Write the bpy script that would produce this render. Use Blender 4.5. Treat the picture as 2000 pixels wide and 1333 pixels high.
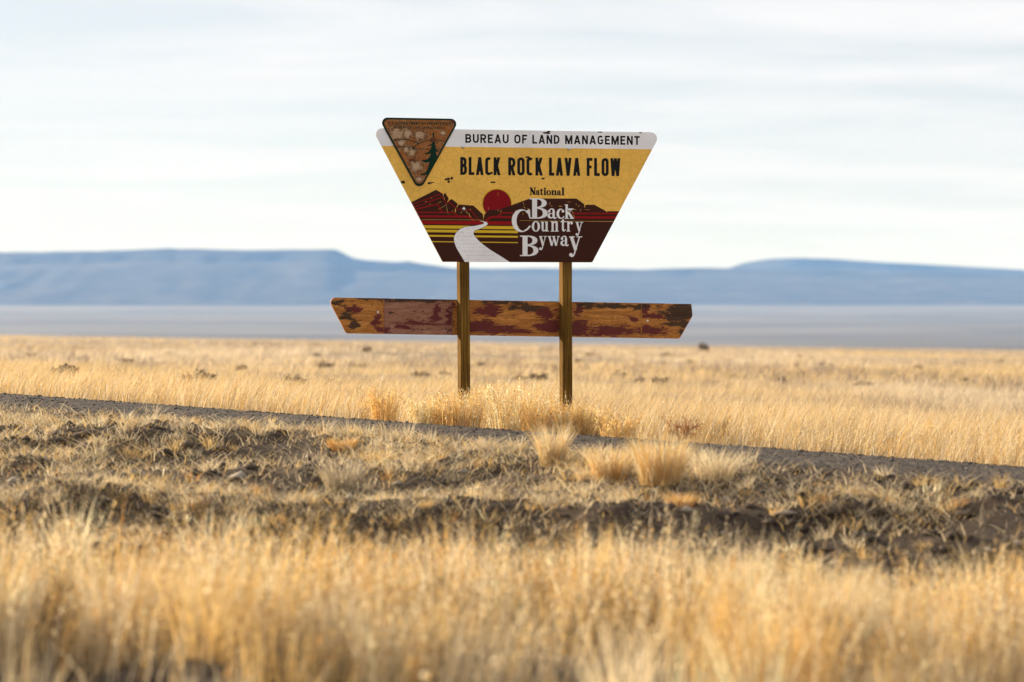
import bpy, math, random
import numpy as np
from mathutils import Vector, Matrix
from mathutils.geometry import delaunay_2d_cdt

# ------------------------------------------------------------------ camera, sky, sun, exposure
R = math.radians
for o in list(bpy.data.objects): bpy.data.objects.remove(o)
SC = bpy.context.scene
COL = SC.collection
ZC = 0.70                                    # eye above the ground at the sign's foot
FPX, CX, CY = 5000.0, 1000.0, 666.5          # focal length in photo pixels, principal point
cam_d = bpy.data.cameras.new('camera'); cam = bpy.data.objects.new('camera', cam_d); COL.objects.link(cam)
cam.location = (0, 0, ZC); cam.rotation_euler = (R(90), 0, 0)
cam_d.sensor_fit = 'HORIZONTAL'; cam_d.sensor_width = 54.0; cam_d.lens = 135.0
cam_d.clip_start = 0.1; cam_d.clip_end = 60000
cam_d.dof.use_dof = True; cam_d.dof.focus_distance = 20.2; cam_d.dof.aperture_fstop = 3.0
cam_d.dof.aperture_blades = 0
SC.camera = cam
SUN_AZ, SUN_EL = R(58), R(16)                # azimuth to the left of the view direction, elevation
sd = Vector((-math.sin(SUN_AZ)*math.cos(SUN_EL), math.cos(SUN_AZ)*math.cos(SUN_EL), math.sin(SUN_EL)))
sl = bpy.data.lights.new('sun', 'SUN'); sl.energy = 4.5; sl.angle = R(0.5); sl.color = (1.0, 0.86, 0.66)
sun = bpy.data.objects.new('sun', sl); COL.objects.link(sun)
sun.rotation_euler = sd.to_track_quat('Z', 'Y').to_euler(); sun.location = (-20, 15, 20)

W = bpy.data.worlds.new('World'); SC.world = W; W.use_nodes = True
nt = W.node_tree; nt.nodes.clear()
def N(t, kind, **kw):
    n = t.nodes.new(kind)
    for k, v in kw.items():
        if k.startswith('i_'): n.inputs[k[2:].replace('_', ' ')].default_value = v
        else: setattr(n, k, v)
    return n
out = N(nt, 'ShaderNodeOutputWorld'); bg = N(nt, 'ShaderNodeBackground')
bg.inputs['Strength'].default_value = 0.0525
sky = N(nt, 'ShaderNodeTexSky'); sky.sky_type = 'NISHITA'; sky.sun_disc = False
sky.sun_elevation = SUN_EL; sky.sun_rotation = -SUN_AZ
sky.air_density = 1.0; sky.dust_density = 1.0; sky.ozone_density = 1.2; sky.altitude = 1500
tc = N(nt, 'ShaderNodeTexCoord')
sep = N(nt, 'ShaderNodeSeparateXYZ'); nt.links.new(tc.outputs['Generated'], sep.inputs[0])
zz = N(nt, 'ShaderNodeMath', operation='MAXIMUM'); zz.inputs[1].default_value = 0.0
nt.links.new(sep.outputs['Z'], zz.inputs[0])
zp = N(nt, 'ShaderNodeMath', operation='ADD'); zp.inputs[1].default_value = 0.045
nt.links.new(zz.outputs[0], zp.inputs[0])
dx = N(nt, 'ShaderNodeMath', operation='DIVIDE'); dy = N(nt, 'ShaderNodeMath', operation='DIVIDE')
nt.links.new(sep.outputs['X'], dx.inputs[0]); nt.links.new(zp.outputs[0], dx.inputs[1])
nt.links.new(sep.outputs['Y'], dy.inputs[0]); nt.links.new(zp.outputs[0], dy.inputs[1])
cmb = N(nt, 'ShaderNodeCombineXYZ'); nt.links.new(dx.outputs[0], cmb.inputs[0]); nt.links.new(dy.outputs[0], cmb.inputs[1])
mp = N(nt, 'ShaderNodeMapping'); mp.inputs['Scale'].default_value = (0.55, 1.0, 1); mp.inputs['Rotation'].default_value = (0, 0, R(12))
mp.inputs['Location'].default_value = (3.1, 0.4, 0)
nt.links.new(cmb.outputs[0], mp.inputs[0])
cn = N(nt, 'ShaderNodeTexNoise'); cn.inputs['Scale'].default_value = 1.3; cn.inputs['Detail'].default_value = 7
cn.inputs['Roughness'].default_value = 0.6; cn.inputs['Distortion'].default_value = 0.6
nt.links.new(mp.outputs[0], cn.inputs['Vector'])
cr = N(nt, 'ShaderNodeValToRGB'); cr.color_ramp.elements[0].position = 0.36; cr.color_ramp.elements[1].position = 0.72
cr.color_ramp.elements[0].color = (0.60,)*3 + (1,); cr.color_ramp.elements[1].color = (0.99,)*3 + (1,)
nt.links.new(cn.outputs['Fac'], cr.inputs[0])
mx = N(nt, 'ShaderNodeMix', data_type='RGBA'); mx.inputs[7].default_value = (8.55, 8.38, 8.5, 1)   # thin high cloud
nt.links.new(cr.outputs[0], mx.inputs[0]); nt.links.new(sky.outputs[0], mx.inputs[6])
nt.links.new(mx.outputs[2], bg.inputs[0]); nt.links.new(bg.outputs[0], out.inputs[0])

SC.view_settings.view_transform = 'Standard'; SC.view_settings.look = 'None'
SC.view_settings.gamma = 1.0; SC.view_settings.use_curve_mapping = False
SC.view_settings.exposure = 1.15
SC.render.engine = 'CYCLES'
SC.cycles.use_denoising = True
SC.cycles.max_bounces = 8; SC.cycles.diffuse_bounces = 3; SC.cycles.transmission_bounces = 4
SC.cycles.volume_bounces = 1

# ------------------------------------------------------------------ helpers
rng = np.random.default_rng(11)
def value_noise(x, y, seed=0):
    x = np.asarray(x, float); y = np.asarray(y, float)
    tab = np.random.default_rng(seed).random((256, 256))
    xi = np.floor(x).astype(int); yi = np.floor(y).astype(int); fx = x-xi; fy = y-yi
    fx = fx*fx*(3-2*fx); fy = fy*fy*(3-2*fy)
    g = lambda a, b: tab[a % 256, b % 256]
    return (g(xi, yi)*(1-fx)+g(xi+1, yi)*fx)*(1-fy)+(g(xi, yi+1)*(1-fx)+g(xi+1, yi+1)*fx)*fy
def fbm(x, y, seed=0, octv=4):
    s = 0; a = 0.5; t = 0
    for k in range(octv):
        s = s + a*value_noise(np.asarray(x)*2**k+17.3*k, np.asarray(y)*2**k+5.1*k, seed+k); t += a; a *= 0.5
    return s/t
def sstep(e0, e1, x):
    t = np.clip((np.asarray(x, float)-e0)/(e1-e0), 0, 1); return t*t*(3-2*t)
def obj(name, me, mat=None, parent=None, **props):
    o = bpy.data.objects.new(name, me); COL.objects.link(o)
    if mat is not None and me is not None and not me.materials: me.materials.append(mat)
    if parent is not None: o.parent = parent
    for k, v in props.items(): o[k] = v
    return o
def pymesh(name, v, f, smooth=False):
    me = bpy.data.meshes.new(name); me.from_pydata([tuple(p) for p in v], [], [tuple(q) for q in f]); me.update()
    if smooth: me.polygons.foreach_set('use_smooth', [True]*len(me.polygons))
    return me
def quadmesh(name, v, q, col=None, smooth=False):
    me = bpy.data.meshes.new(name); nq = len(q); k = q.shape[1]
    me.vertices.add(len(v)); me.vertices.foreach_set('co', np.ascontiguousarray(v, np.float32).ravel())
    me.loops.add(nq*k); me.loops.foreach_set('vertex_index', np.ascontiguousarray(q, np.int32).ravel())
    me.polygons.add(nq); me.polygons.foreach_set('loop_start', np.arange(0, nq*k, k, dtype=np.int32))
    if smooth: me.polygons.foreach_set('use_smooth', np.ones(nq, bool))
    me.update(calc_edges=True)
    if col is not None:
        a = me.attributes.new('Col', 'FLOAT_COLOR', 'POINT')
        a.data.foreach_set('color', np.concatenate([col, np.ones((len(col), 1))], 1).astype(np.float32).ravel())
    return me
def material(name, rough=0.8):
    m = bpy.data.materials.new(name); m.use_nodes = True
    t = m.node_tree; b = t.nodes['Principled BSDF']; b.inputs['Roughness'].default_value = rough
    b.inputs['Specular IOR Level'].default_value = 0.3
    return m, t, b
def ramp(t, stops, src):
    r = N(t, 'ShaderNodeValToRGB'); e = r.color_ramp.elements
    while len(e) < len(stops): e.new(0.5)
    for k, (p, c) in enumerate(stops): e[k].position = p; e[k].color = (*c, 1) if len(c) == 3 else c
    t.links.new(src, r.inputs[0]); return r.outputs[0]
def noise(t, vec, scale, detail=5, rough=0.6, dist=0.0):
    n = N(t, 'ShaderNodeTexNoise'); n.inputs['Scale'].default_value = scale; n.inputs['Detail'].default_value = detail
    n.inputs['Roughness'].default_value = rough; n.inputs['Distortion'].default_value = dist
    if vec is not None: t.links.new(vec, n.inputs['Vector'])
    return n.outputs['Fac']
def mapped(t, src, scale=(1, 1, 1), loc=(0, 0, 0)):
    m = N(t, 'ShaderNodeMapping'); m.inputs['Scale'].default_value = scale; m.inputs['Location'].default_value = loc
    t.links.new(src, m.inputs[0]); return m.outputs[0]
def mixc(t, fac, a, b, mode='MIX'):
    m = N(t, 'ShaderNodeMix', data_type='RGBA', blend_type=mode)
    for s, v in ((0, fac), (6, a), (7, b)):
        if hasattr(v, 'is_linked'): t.links.new(v, m.inputs[s])
        else: m.inputs[s].default_value = v if s == 0 else (*v, 1)
    return m.outputs[2]
def mth(t, op, a, b=0.0, clamp=False):
    m = N(t, 'ShaderNodeMath', operation=op, use_clamp=clamp)
    for s, v in ((0, a), (1, b)):
        if hasattr(v, 'is_linked'): t.links.new(v, m.inputs[s])
        else: m.inputs[s].default_value = v
    return m.outputs[0]
def bump(t, b, h, strength=0.3, dist=0.01):
    n = N(t, 'ShaderNodeBump'); n.inputs['Strength'].default_value = strength; n.inputs['Distance'].default_value = dist
    t.links.new(h, n.inputs['Height']); t.links.new(n.outputs[0], b.inputs['Normal'])
def attr(t, name, out='Color'):
    a = N(t, 'ShaderNodeAttribute'); a.attribute_name = name; return a.outputs[out]

# ------------------------------------------------------------------ terrain
RD = np.array([1.0, -0.77])/math.hypot(1, 0.77)          # direction of the lane
RN = np.array([RD[1], -RD[0]])                           # towards the camera, across the lane
RP = np.array([0.0, 18.5])                               # a point on the lane's far edge
ROADW = 1.9
def across(x, y): return (x-RP[0])*RN[0]+(y-RP[1])*RN[1] # 0 at the far edge, ROADW at the near edge
def bank_lines(x):                                       # y of the lane's near edge and of the ditch, at x
    yn = RP[1]-0.77*x-ROADW/RD[0]
    return yn, np.minimum(10.7, yn-2.0)
def H(x, y):
    x = np.asarray(x, float); y = np.asarray(y, float)
    near = 1-sstep(25, 60, y)
    xt = np.clip(x, -30, 30)
    z = -0.0158*x*(1-sstep(1200, 2600, np.abs(y)))*(1-sstep(300, 900, np.abs(x)))
    z = z-0.0292*np.clip(x, -14, 14)*near
    a = across(x, y)
    z = z+0.045*sstep(-0.8, 0.15, a)*near                # the lane's shoulder
    b = np.maximum(a-ROADW, 0)
    yn, yd = bank_lines(x)
    z = z-0.50*sstep(-0.05, 1.0, (yn-y)/(yn-yd))         # bank down into the ditch on the camera's side
    ry = y+0.9*(fbm(x*0.5, x*0+7, 33, 2)-0.5)
    rut = np.exp(-((ry-12.7)/0.20)**2)*(0.4+1.0*fbm(x*0.9, y*0.9, 31, 2))
    rid = np.exp(-((ry-13.2)/0.26)**2)
    z = z+(-0.09*rut+0.075*rid)*sstep(0.2, 0.7, b)*(1-0.6*sstep(1.2, 2.2, x))
    rough = sstep(0.05, 0.7, b)*(1-sstep(6, 30, b))
    z = z+rough*(0.17*(fbm(x*1.1, y*1.1, 3, 3)-0.5)+0.09*(fbm(x*3.5, y*3.5, 5, 3)-0.5)+0.04*(fbm(x*12, y*12, 8, 2)-0.5))
    onroad = sstep(-0.15, 0.1, a)*(1-sstep(ROADW-0.1, ROADW+0.3, a))
    z = z+onroad*0.012*(fbm(x*2, y*2, 9, 3)-0.5)
    beyond = sstep(0.3, 2.0, -a)
    z = z+beyond*(0.05*(fbm(x*0.9, y*0.9, 21, 3)-0.5))
    far = sstep(24, 70, y)*(1-sstep(1000, 1600, y))
    z = z+far*(1.3*sstep(150, 500, y)*(fbm(x*0.012, y*0.006, 43, 3)-0.5)+0.55*(fbm(x*0.035, y*0.035, 41, 3)-0.5)+0.22*(fbm(x*0.2, y*0.2, 47, 2)-0.5))
    u = np.clip((y-2400)/5600, 0, 3)
    z = z-7*sstep(900, 1500, y)+np.where(u > 0, 117*u**1.3, 0)+np.where(y > 1500, 10*sstep(1500, 3500, y)*(fbm(x*0.0011, y*0.0011, 55, 3)-0.5), 0)
    return z
def ground_hit(px, py):
    rx, rz = (px-CX)/FPX, (CY-py)/FPX
    t = np.concatenate([np.linspace(3, 40, 1500), np.geomspace(40, 1400, 800)])
    d = ZC+rz*t-H(rx*t, t)
    k = int(np.argmax(d < 0)) if (d < 0).any() else len(t)-1
    return rx*t[k], t[k], float(H(rx*t[k], t[k]))

xs = np.arange(-6.5, 6.51, 0.065); g = 6.5*1.16**np.arange(1, 54); xs = np.concatenate([-g[::-1], xs, g])
ys = np.concatenate([-3-8*1.25**np.arange(30)[::-1], np.arange(-3, 4, 0.5), np.arange(4, 24, 0.065), 24*1.035**np.arange(1, 194)])
ys = ys[ys < 13500]
X, Y = np.meshgrid(xs, ys); Z = H(X, Y)
nx, ny = len(xs), len(ys)
idx = np.arange(nx*ny).reshape(ny, nx)
q = np.stack([idx[:-1, :-1], idx[:-1, 1:], idx[1:, 1:], idx[1:, :-1]], -1).reshape(-1, 4)
A = across(X, Y); B = A-ROADW
soil = sstep(-0.05, 0.1, A)*sstep(-6, 2, Y)*(1-sstep(12, 30, np.abs(X)))         # bare soil and lane, straw elsewhere
col = np.zeros((ny, nx, 3))
fanmix = sstep(700, 1700, Y)
p1 = fbm(X*0.05, Y*0.05, 61, 4); p2 = fbm(X*0.3, Y*0.15, 63, 3)
straw = np.array([0.42, 0.31, 0.175]); tan = np.array([0.36, 0.275, 0.19]); dark = np.array([0.085, 0.056, 0.034]); sage = np.array([0.155, 0.145, 0.128])
c = straw*(1-p1[..., None])+tan*p1[..., None]
c = c*(0.7+0.6*p2[..., None])
p3 = fbm(X*0.0022, Y*0.0045, 71, 4)[..., None]
c = c*(1-fanmix[..., None])+(sage*(0.25+1.5*p3))*fanmix[..., None]
mot = fbm(X*3, Y*3, 81, 4)[..., None]
sc_ = dark*(0.6+0.9*mot)+np.array([0.05, 0.035, 0.02])*sstep(0.5, 0.7, mot)
col = c*(1-soil[..., None])+sc_*soil[..., None]
m, t, b = material('ground', 0.95)
n1 = noise(t, N(t, 'ShaderNodeNewGeometry').outputs['Position'], 35, 6, 0.7)
gcol = mixc(t, 1.0, attr(t, 'Col'), ramp(t, [(0.25, (0.45,)*3), (0.75, (1.5,)*3)], n1), 'MULTIPLY')
t.links.new(gcol, b.inputs['Base Color']); 
n2 = noise(t, N(t, 'ShaderNodeNewGeometry').outputs['Position'], 14, 8, 0.75)
bump(t, b, mth(t, 'ADD', n1, mth(t, 'MULTIPLY', n2, 2.0)), 0.9, 0.035)
ground = obj('ground', quadmesh('ground', np.stack([X, Y, Z], -1).reshape(-1, 3), q, col.reshape(-1, 3), True), m, kind='structure')

# the lane: a slightly cambered sheet laid on the ground
s = np.arange(-60, 60.01, 0.15); w = np.linspace(0.0, ROADW, 34)
S, WW = np.meshgrid(s, w)
PX = RP[0]+RD[0]*S+RN[0]*(WW+0.05*(fbm(S*1.3, WW*0+3, 91, 3)-0.5)*((WW < 0.01)|(WW > ROADW-0.01)))
PY = RP[1]+RD[1]*S+RN[1]*(WW+0.05*(fbm(S*1.3, WW*0+3, 91, 3)-0.5)*((WW < 0.01)|(WW > ROADW-0.01)))
e = np.minimum(WW, ROADW-WW)
PZ = H(PX, PY)+0.012+0.035*sstep(0, 0.9, e)-0.03*(1-sstep(0, 0.08, e))
ii = np.arange(S.size).reshape(S.shape)
rq = np.stack([ii[:-1, :-1], ii[1:, :-1], ii[1:, 1:], ii[:-1, 1:]], -1).reshape(-1, 4)
m, t, b = material('lane gravel', 0.9)
P = N(t, 'ShaderNodeNewGeometry').outputs['Position']
vor = N(t, 'ShaderNodeTexVoronoi'); vor.inputs['Scale'].default_value = 55; t.links.new(P, vor.inputs['Vector'])
sp = ramp(t, [(0.0, (0.012, 0.009, 0.007)), (0.5, (0.036, 0.026, 0.019)), (0.8, (0.085, 0.063, 0.045)), (1.0, (0.24, 0.185, 0.135))], N(t, 'ShaderNodeSeparateColor').outputs[0])
sepc = [n for n in t.nodes if n.bl_idname == 'ShaderNodeSeparateColor'][0]; t.links.new(vor.outputs['Color'], sepc.inputs[0])
big = ramp(t, [(0.35, (0.55,)*3), (0.65, (1.45,)*3)], mth(t, 'ADD', mth(t, 'MULTIPLY', noise(t, P, 1.6, 4), .6), mth(t, 'MULTIPLY', noise(t, mapped(t, P, (9, 9, 9)), 1.0, 5), .4)))
t.links.new(mixc(t, 1.0, sp, big, 'MULTIPLY'), b.inputs['Base Color']); bump(t, b, vor.outputs['Distance'], 0.7, 0.012)
obj('road', quadmesh('road', np.stack([PX, PY, PZ], -1).reshape(-1, 3), rq, None, True), m, kind='structure')

# mountains: a flat-topped ridge nine kilometres off, its foot on the fan
prof = [(-1400, 560), (-900, 528), (-500, 512), (-200, 500), (0, 494), (200, 491), (330, 486), (470, 489), (556, 489), (600, 488.5), (640, 487.5), (660, 488), (672, 495), (690, 505), (712, 509),
        (745, 510), (775, 512), (800, 511), (812, 515), (850, 519), (880, 524), (950, 525.5), (1040, 524), (1130, 525), (1200, 526), (1250, 526.5), (1320, 524.5),
        (1370, 524), (1420, 525), (1500, 528), (1620, 527), (1700, 533), (1800, 530), (1950, 536), (2200, 538), (2600, 548), (3200, 565)]
prof = np.array(prof, float)
m, t, b = material('mountain rock', 0.95)
n1 = noise(t, N(t, 'ShaderNodeNewGeometry').outputs['Position'], 0.006, 8, 0.65)
t.links.new(ramp(t, [(0.35, (0.018, 0.019, 0.018)), (0.52, (0.038, 0.036, 0.031)), (0.68, (0.085, 0.075, 0.06))], n1), b.inputs['Base Color'])
MOUNT = m
def ridge(name, x0, x1, dx_, yf, yc, yb, crest_fn, seed):
    xx = np.arange(x0, x1+1, dx_); vv = np.concatenate([np.linspace(-0.15, 1, 46), np.linspace(1.1, 2.0, 8)])
    XX, V = np.meshgrid(xx, vv)
    gul = fbm(XX*0.006, V*1.2, seed, 4)
    YY = np.where(V <= 1, yf+(yc-yf)*V, yc+(yb-yc)*(V-1))
    YY = YY+(gul-0.5)*500*np.clip(np.sin(np.clip(V, 0, 1)*math.pi), 0, 1)
    top = crest_fn(XX); foot = H(XX, YY)-6
    sh = np.clip(V, 0, 1); shp = 0.30*sstep(0, 0.45, sh)+0.42*sstep(0.3, 0.85, sh)+0.28*sstep(0.80, 0.97, sh)
    ZZ = foot+(top-foot)*np.where(V <= 1, shp, 1-0.35*(V-1))+(gul-0.5)*45*np.clip(np.sin(sh*math.pi), 0, 1)
    i2 = np.arange(XX.size).reshape(XX.shape)
    return quadmesh(name, np.stack([XX, YY, ZZ], -1).reshape(-1, 3), np.stack([i2[:-1, :-1], i2[:-1, 1:], i2[1:, 1:], i2[1:, :-1]], -1).reshape(-1, 4), None, True)
YCR = 9300.0
def crest_main(x):
    px = CX+x/YCR*FPX; py = np.interp(px, prof[:, 0], prof[:, 1])
    return ZC+(CY-py)/FPX*YCR+3*(fbm(x*0.02, x*0+2, 101, 3)-0.5)
obj('mesa_ridge', ridge('mesa_ridge', -4600, 4200, 22, 8000, YCR, 10400, crest_main, 103), MOUNT, kind='structure')
YF = 11000.0
def crest_far(x):
    px = CX+x/YF*FPX
    py = np.interp(px, [1100, 1390, 1425, 1446, 1500, 1560, 1640, 1720, 1900, 2200, 2700], [565, 535, 524, 515, 506, 504, 507, 513, 522, 540, 570])
    return ZC+(CY-py)/FPX*YF
obj('far_peak', ridge('far_peak', 200, 4600, 40, 10200, YF, 12600, crest_far, 107), MOUNT, kind='structure')

# ------------------------------------------------------------------ the sign: planes, tracing and layered artwork
YAW = R(16); PC = np.array([0.0, 20.24])
UX = np.array([math.cos(YAW), math.sin(YAW)]); BK = np.array([-math.sin(YAW), math.cos(YAW)])
GZ = float(H(0.0, 20.24))
def L(px, py, off=0.0):                      # photo pixel -> (x, z) in the sign's own frame, on its plane at depth off
    r = np.array([(px-CX)/FPX, 1.0]); d = float(PC@BK)+off
    k = d/float(r@BK); p = r*k-PC
    return float(p@UX), ZC+(CY-py)/FPX*k-GZ
sign = obj('road_sign', None); sign.location = (PC[0], PC[1], GZ); sign.rotation_euler = (0, 0, YAW)
sign['label'] = 'weathered trapezoid byway sign on two wooden posts above a worn plank'; sign['category'] = 'road sign'

def rounded(pts, rad, n=7):
    out = []; k = len(pts)
    for i in range(k):
        p0, p, p1 = (np.array(pts[j % k], float) for j in (i-1, i, i+1)); r = rad[i] if hasattr(rad, '__len__') else rad
        if r <= 0: out.append(tuple(p)); continue
        a = (p0-p)/np.linalg.norm(p0-p); c_ = (p1-p)/np.linalg.norm(p1-p)
        half = math.acos(np.clip(a@c_, -1, 1))/2; d = r/math.tan(half)
        ctr = p+(a+c_)/np.linalg.norm(a+c_)*r/math.sin(half)
        s0 = p+a*d-ctr; s1 = p+c_*d-ctr
        a0 = math.atan2(s0[1], s0[0]); a1 = math.atan2(s1[1], s1[0]); da = (a1-a0+math.pi) % (2*math.pi)-math.pi
        for j in range(n+1): out.append((ctr[0]+r*math.cos(a0+da*j/n), ctr[1]+r*math.sin(a0+da*j/n)))
    return out
def ell(cx, cy, a, b_, n=28, a0=0, a1=2*math.pi, ex=2.0):
    full = abs(a1-a0-2*math.pi) < 1e-6
    th = [a0+(a1-a0)*i/(n if full else n-1) for i in range(n)]
    f = lambda v: math.copysign(abs(v)**(2/ex), v)
    return [(cx+a*f(math.cos(k)), cy+b_*f(math.sin(k))) for k in th]
def stroke(pts, wd):
    p = np.array(pts, float); n = len(p); wd = np.ones(n)*wd if not hasattr(wd, '__len__') else np.array(wd, float)
    d = np.diff(p, axis=0); d /= np.linalg.norm(d, axis=1)[:, None]; nn = np.stack([-d[:, 1], d[:, 0]], 1)
    l, r = [], []
    for i in range(n):
        if i == 0: o = nn[0]
        elif i == n-1: o = nn[-1]
        else:
            s_ = nn[i-1]+nn[i]; s_ /= np.linalg.norm(s_); o = s_/max(0.45, s_@nn[i])
        l.append(tuple(p[i]+o*wd[i]/2)); r.append(tuple(p[i]-o*wd[i]/2))
    return l+r[::-1]
def curve(pts, k=8):
    p = np.array(pts, float); out = []
    for i in range(len(p)-1):
        a, b_, c_, d = p[max(i-1, 0)], p[i], p[i+1], p[min(i+2, len(p)-1)]
        for j in range(k):
            u = j/k
            out.append(tuple(0.5*((2*b_)+(-a+c_)*u+(2*a-5*b_+4*c_-d)*u*u+(-a+3*b_-3*c_+d)*u**3)))
    return out+[tuple(p[-1])]
def clip_y(poly, lo, hi):
    for sgn, lim in ((1, lo), (-1, -hi)):
        res = []
        for i in range(len(poly)):
            a, b_ = poly[i-1], poly[i]; ia = sgn*a[1] >= lim; ib = sgn*b_[1] >= lim
            if ia != ib:
                u = (lim-sgn*a[1])/(sgn*b_[1]-sgn*a[1]); res.append((a[0]+(b_[0]-a[0])*u, a[1]+(b_[1]-a[1])*u))
            if ib: res.append(b_)
        poly = res
    return poly
def rect(x0, y0, x1, y1): return [(x0, y0), (x1, y0), (x1, y1), (x0, y1)]

# plain gothic capitals drawn with an even stroke: glyph(width, height, stroke) -> polygons, y up
def gothic(ch, w, h, t):
    a, b_, c_, d = t/2, w-t/2, t/2, h-t/2; m_ = w/2; o = []
    seg = lambda p, q: o.append(clip_y(stroke([(p[0]+(p[0]-q[0])*0.2, p[1]+(p[1]-q[1])*0.2), (q[0]+(q[0]-p[0])*0.2, q[1]+(q[1]-p[1])*0.2)], t), 0, h))
    vert = lambda x: o.append(rect(x-t/2, 0, x+t/2, h))
    bar = lambda y, x0=0, x1=w: o.append(rect(x0, y-t/2, x1, y+t/2))
    r = min((b_-a)/2, (d-c_)/2)
    def oval(a0, a1, n=26):
        pts = []
        for i in range(n+1):
            k = R(a0+(a1-a0)*i/n); cy = d-r if math.sin(k) >= 0 else c_+r
            pts.append((m_+(b_-a)/2*math.cos(k), cy+r*math.sin(k)))
        return stroke(pts, t)
    def bowl(y0, y1, x1=b_, x0=a):
        rr = min((y1-y0)/2, (x1-x0)*0.7)
        pts = [(x0, y1), (x1-rr, y1)]+[(x1-rr+rr*math.cos(k), y1-rr+rr*math.sin(k)) for k in np.linspace(math.pi/2, 0, 6)[1:]]
        pts += [(x1-rr+rr*math.cos(k), y0+rr+rr*math.sin(k)) for k in np.linspace(0, -math.pi/2, 6)]+[(x0, y0)]
        q_ = [pts[0]]
        for p in pts[1:]:
            if math.hypot(p[0]-q_[-1][0], p[1]-q_[-1][1]) > 1e-4: q_.append(p)
        o.append(stroke(q_, t))
    if ch == 'A': seg((a, 0), (m_, h)); seg((b_, 0), (m_, h)); bar(h*0.28, w*0.22, w*0.78)
    elif ch == 'B': vert(a); bowl(h*0.52, d, b_-t*0.12); bowl(c_, h*0.52)
    elif ch == 'C': o.append(oval(38, 322))
    elif ch == 'D': vert(a); bowl(c_, d)
    elif ch == 'E': vert(a); bar(c_); bar(d); bar(h*0.52, 0, w*0.88)
    elif ch == 'F': vert(a); bar(d); bar(h*0.50, 0, w*0.86)
    elif ch == 'G': o.append(oval(38, 355)); bar(h*0.46, m_, w)
    elif ch == 'H': vert(a); vert(b_); bar(h*0.52)
    elif ch == 'I': vert(m_)
    elif ch == 'K': vert(a); seg((a+t*0.3, h*0.36), (b_-t*0.1, h)); seg((w*0.42, h*0.58), (b_, 0))
    elif ch == 'L': vert(a); bar(c_)
    elif ch == 'M': vert(a); vert(b_); seg((a, h), (m_, h*0.12)); seg((b_, h), (m_, h*0.12))
    elif ch == 'N': vert(a); vert(b_); seg((a, h), (b_, 0))
    elif ch == 'O': o.append(oval(0, 180)); o.append(oval(180, 359.9)); o.append(rect(w-t, c_+r-.2, w, d-r+.2))
    elif ch == 'P': vert(a); bowl(h*0.46, d)
    elif ch == 'R': vert(a); bowl(h*0.48, d); seg((m_, h*0.46), (b_, 0))
    elif ch == 'S':
        o.append(stroke(curve([(b_, h*0.76), (m_+w*0.15, d), (m_-w*0.2, d), (a, h*0.73), (m_, h*0.52), (b_, h*0.27), (m_+w*0.2, c_), (m_-w*0.15, c_), (a, h*0.24)], 4), t))
    elif ch == 'T': vert(m_); bar(d)
    elif ch == 'U':
        o.append(stroke([(a, h)]+[(m_+(b_-a)/2*math.cos(k), c_+r+r*math.sin(k)) for k in np.linspace(math.pi, 2*math.pi, 14)]+[(b_, h)], t))
    elif ch == 'V': seg((a, h), (m_, 0)); seg((b_, h), (m_, 0))
    elif ch == 'W':
        for x0, x1 in ((a, w*0.27), (m_, w*0.27), (m_, w*0.73), (b_, w*0.73)): seg((x0, h), (x1, 0))
    elif ch == '.': o.append(rect(m_-t*0.6, 0, m_+t*0.6, t*1.2))
    return o
GW = {'M': 1.25, 'W': 1.45, 'I': 0.35, 'E': 0.86, 'F': 0.84, 'L': 0.84, 'A': 1.12, 'V': 1.1, 'O': 1.04, '.': 0.35, 'T': 0.92, 'K': 1.02, 'S': 0.95}
def gothic_line(text, x0, y0, x1, y1, h, t, gap, space):
    units = sum(space if c_ == ' ' else GW.get(c_, 1.0) for c_ in text)+gap*sum(1 for i in range(len(text)-1) if text[i] != ' ' and text[i+1] != ' ')
    k = (x1-x0)/units; x = 0; polys = []; sl_ = (y1-y0)/(x1-x0)
    for i, c_ in enumerate(text):
        if c_ == ' ': x += space*k; continue
        wd = GW.get(c_, 1.0)*k
        polys.append([(1, [(x0+x+a, y0+sl_*(x+a)-b_) for a, b_ in p]) for p in gothic(c_, wd, h, t)])
        x += wd+(gap*k if i+1 < len(text) and text[i+1] != ' ' else 0)
    return polys
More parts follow.
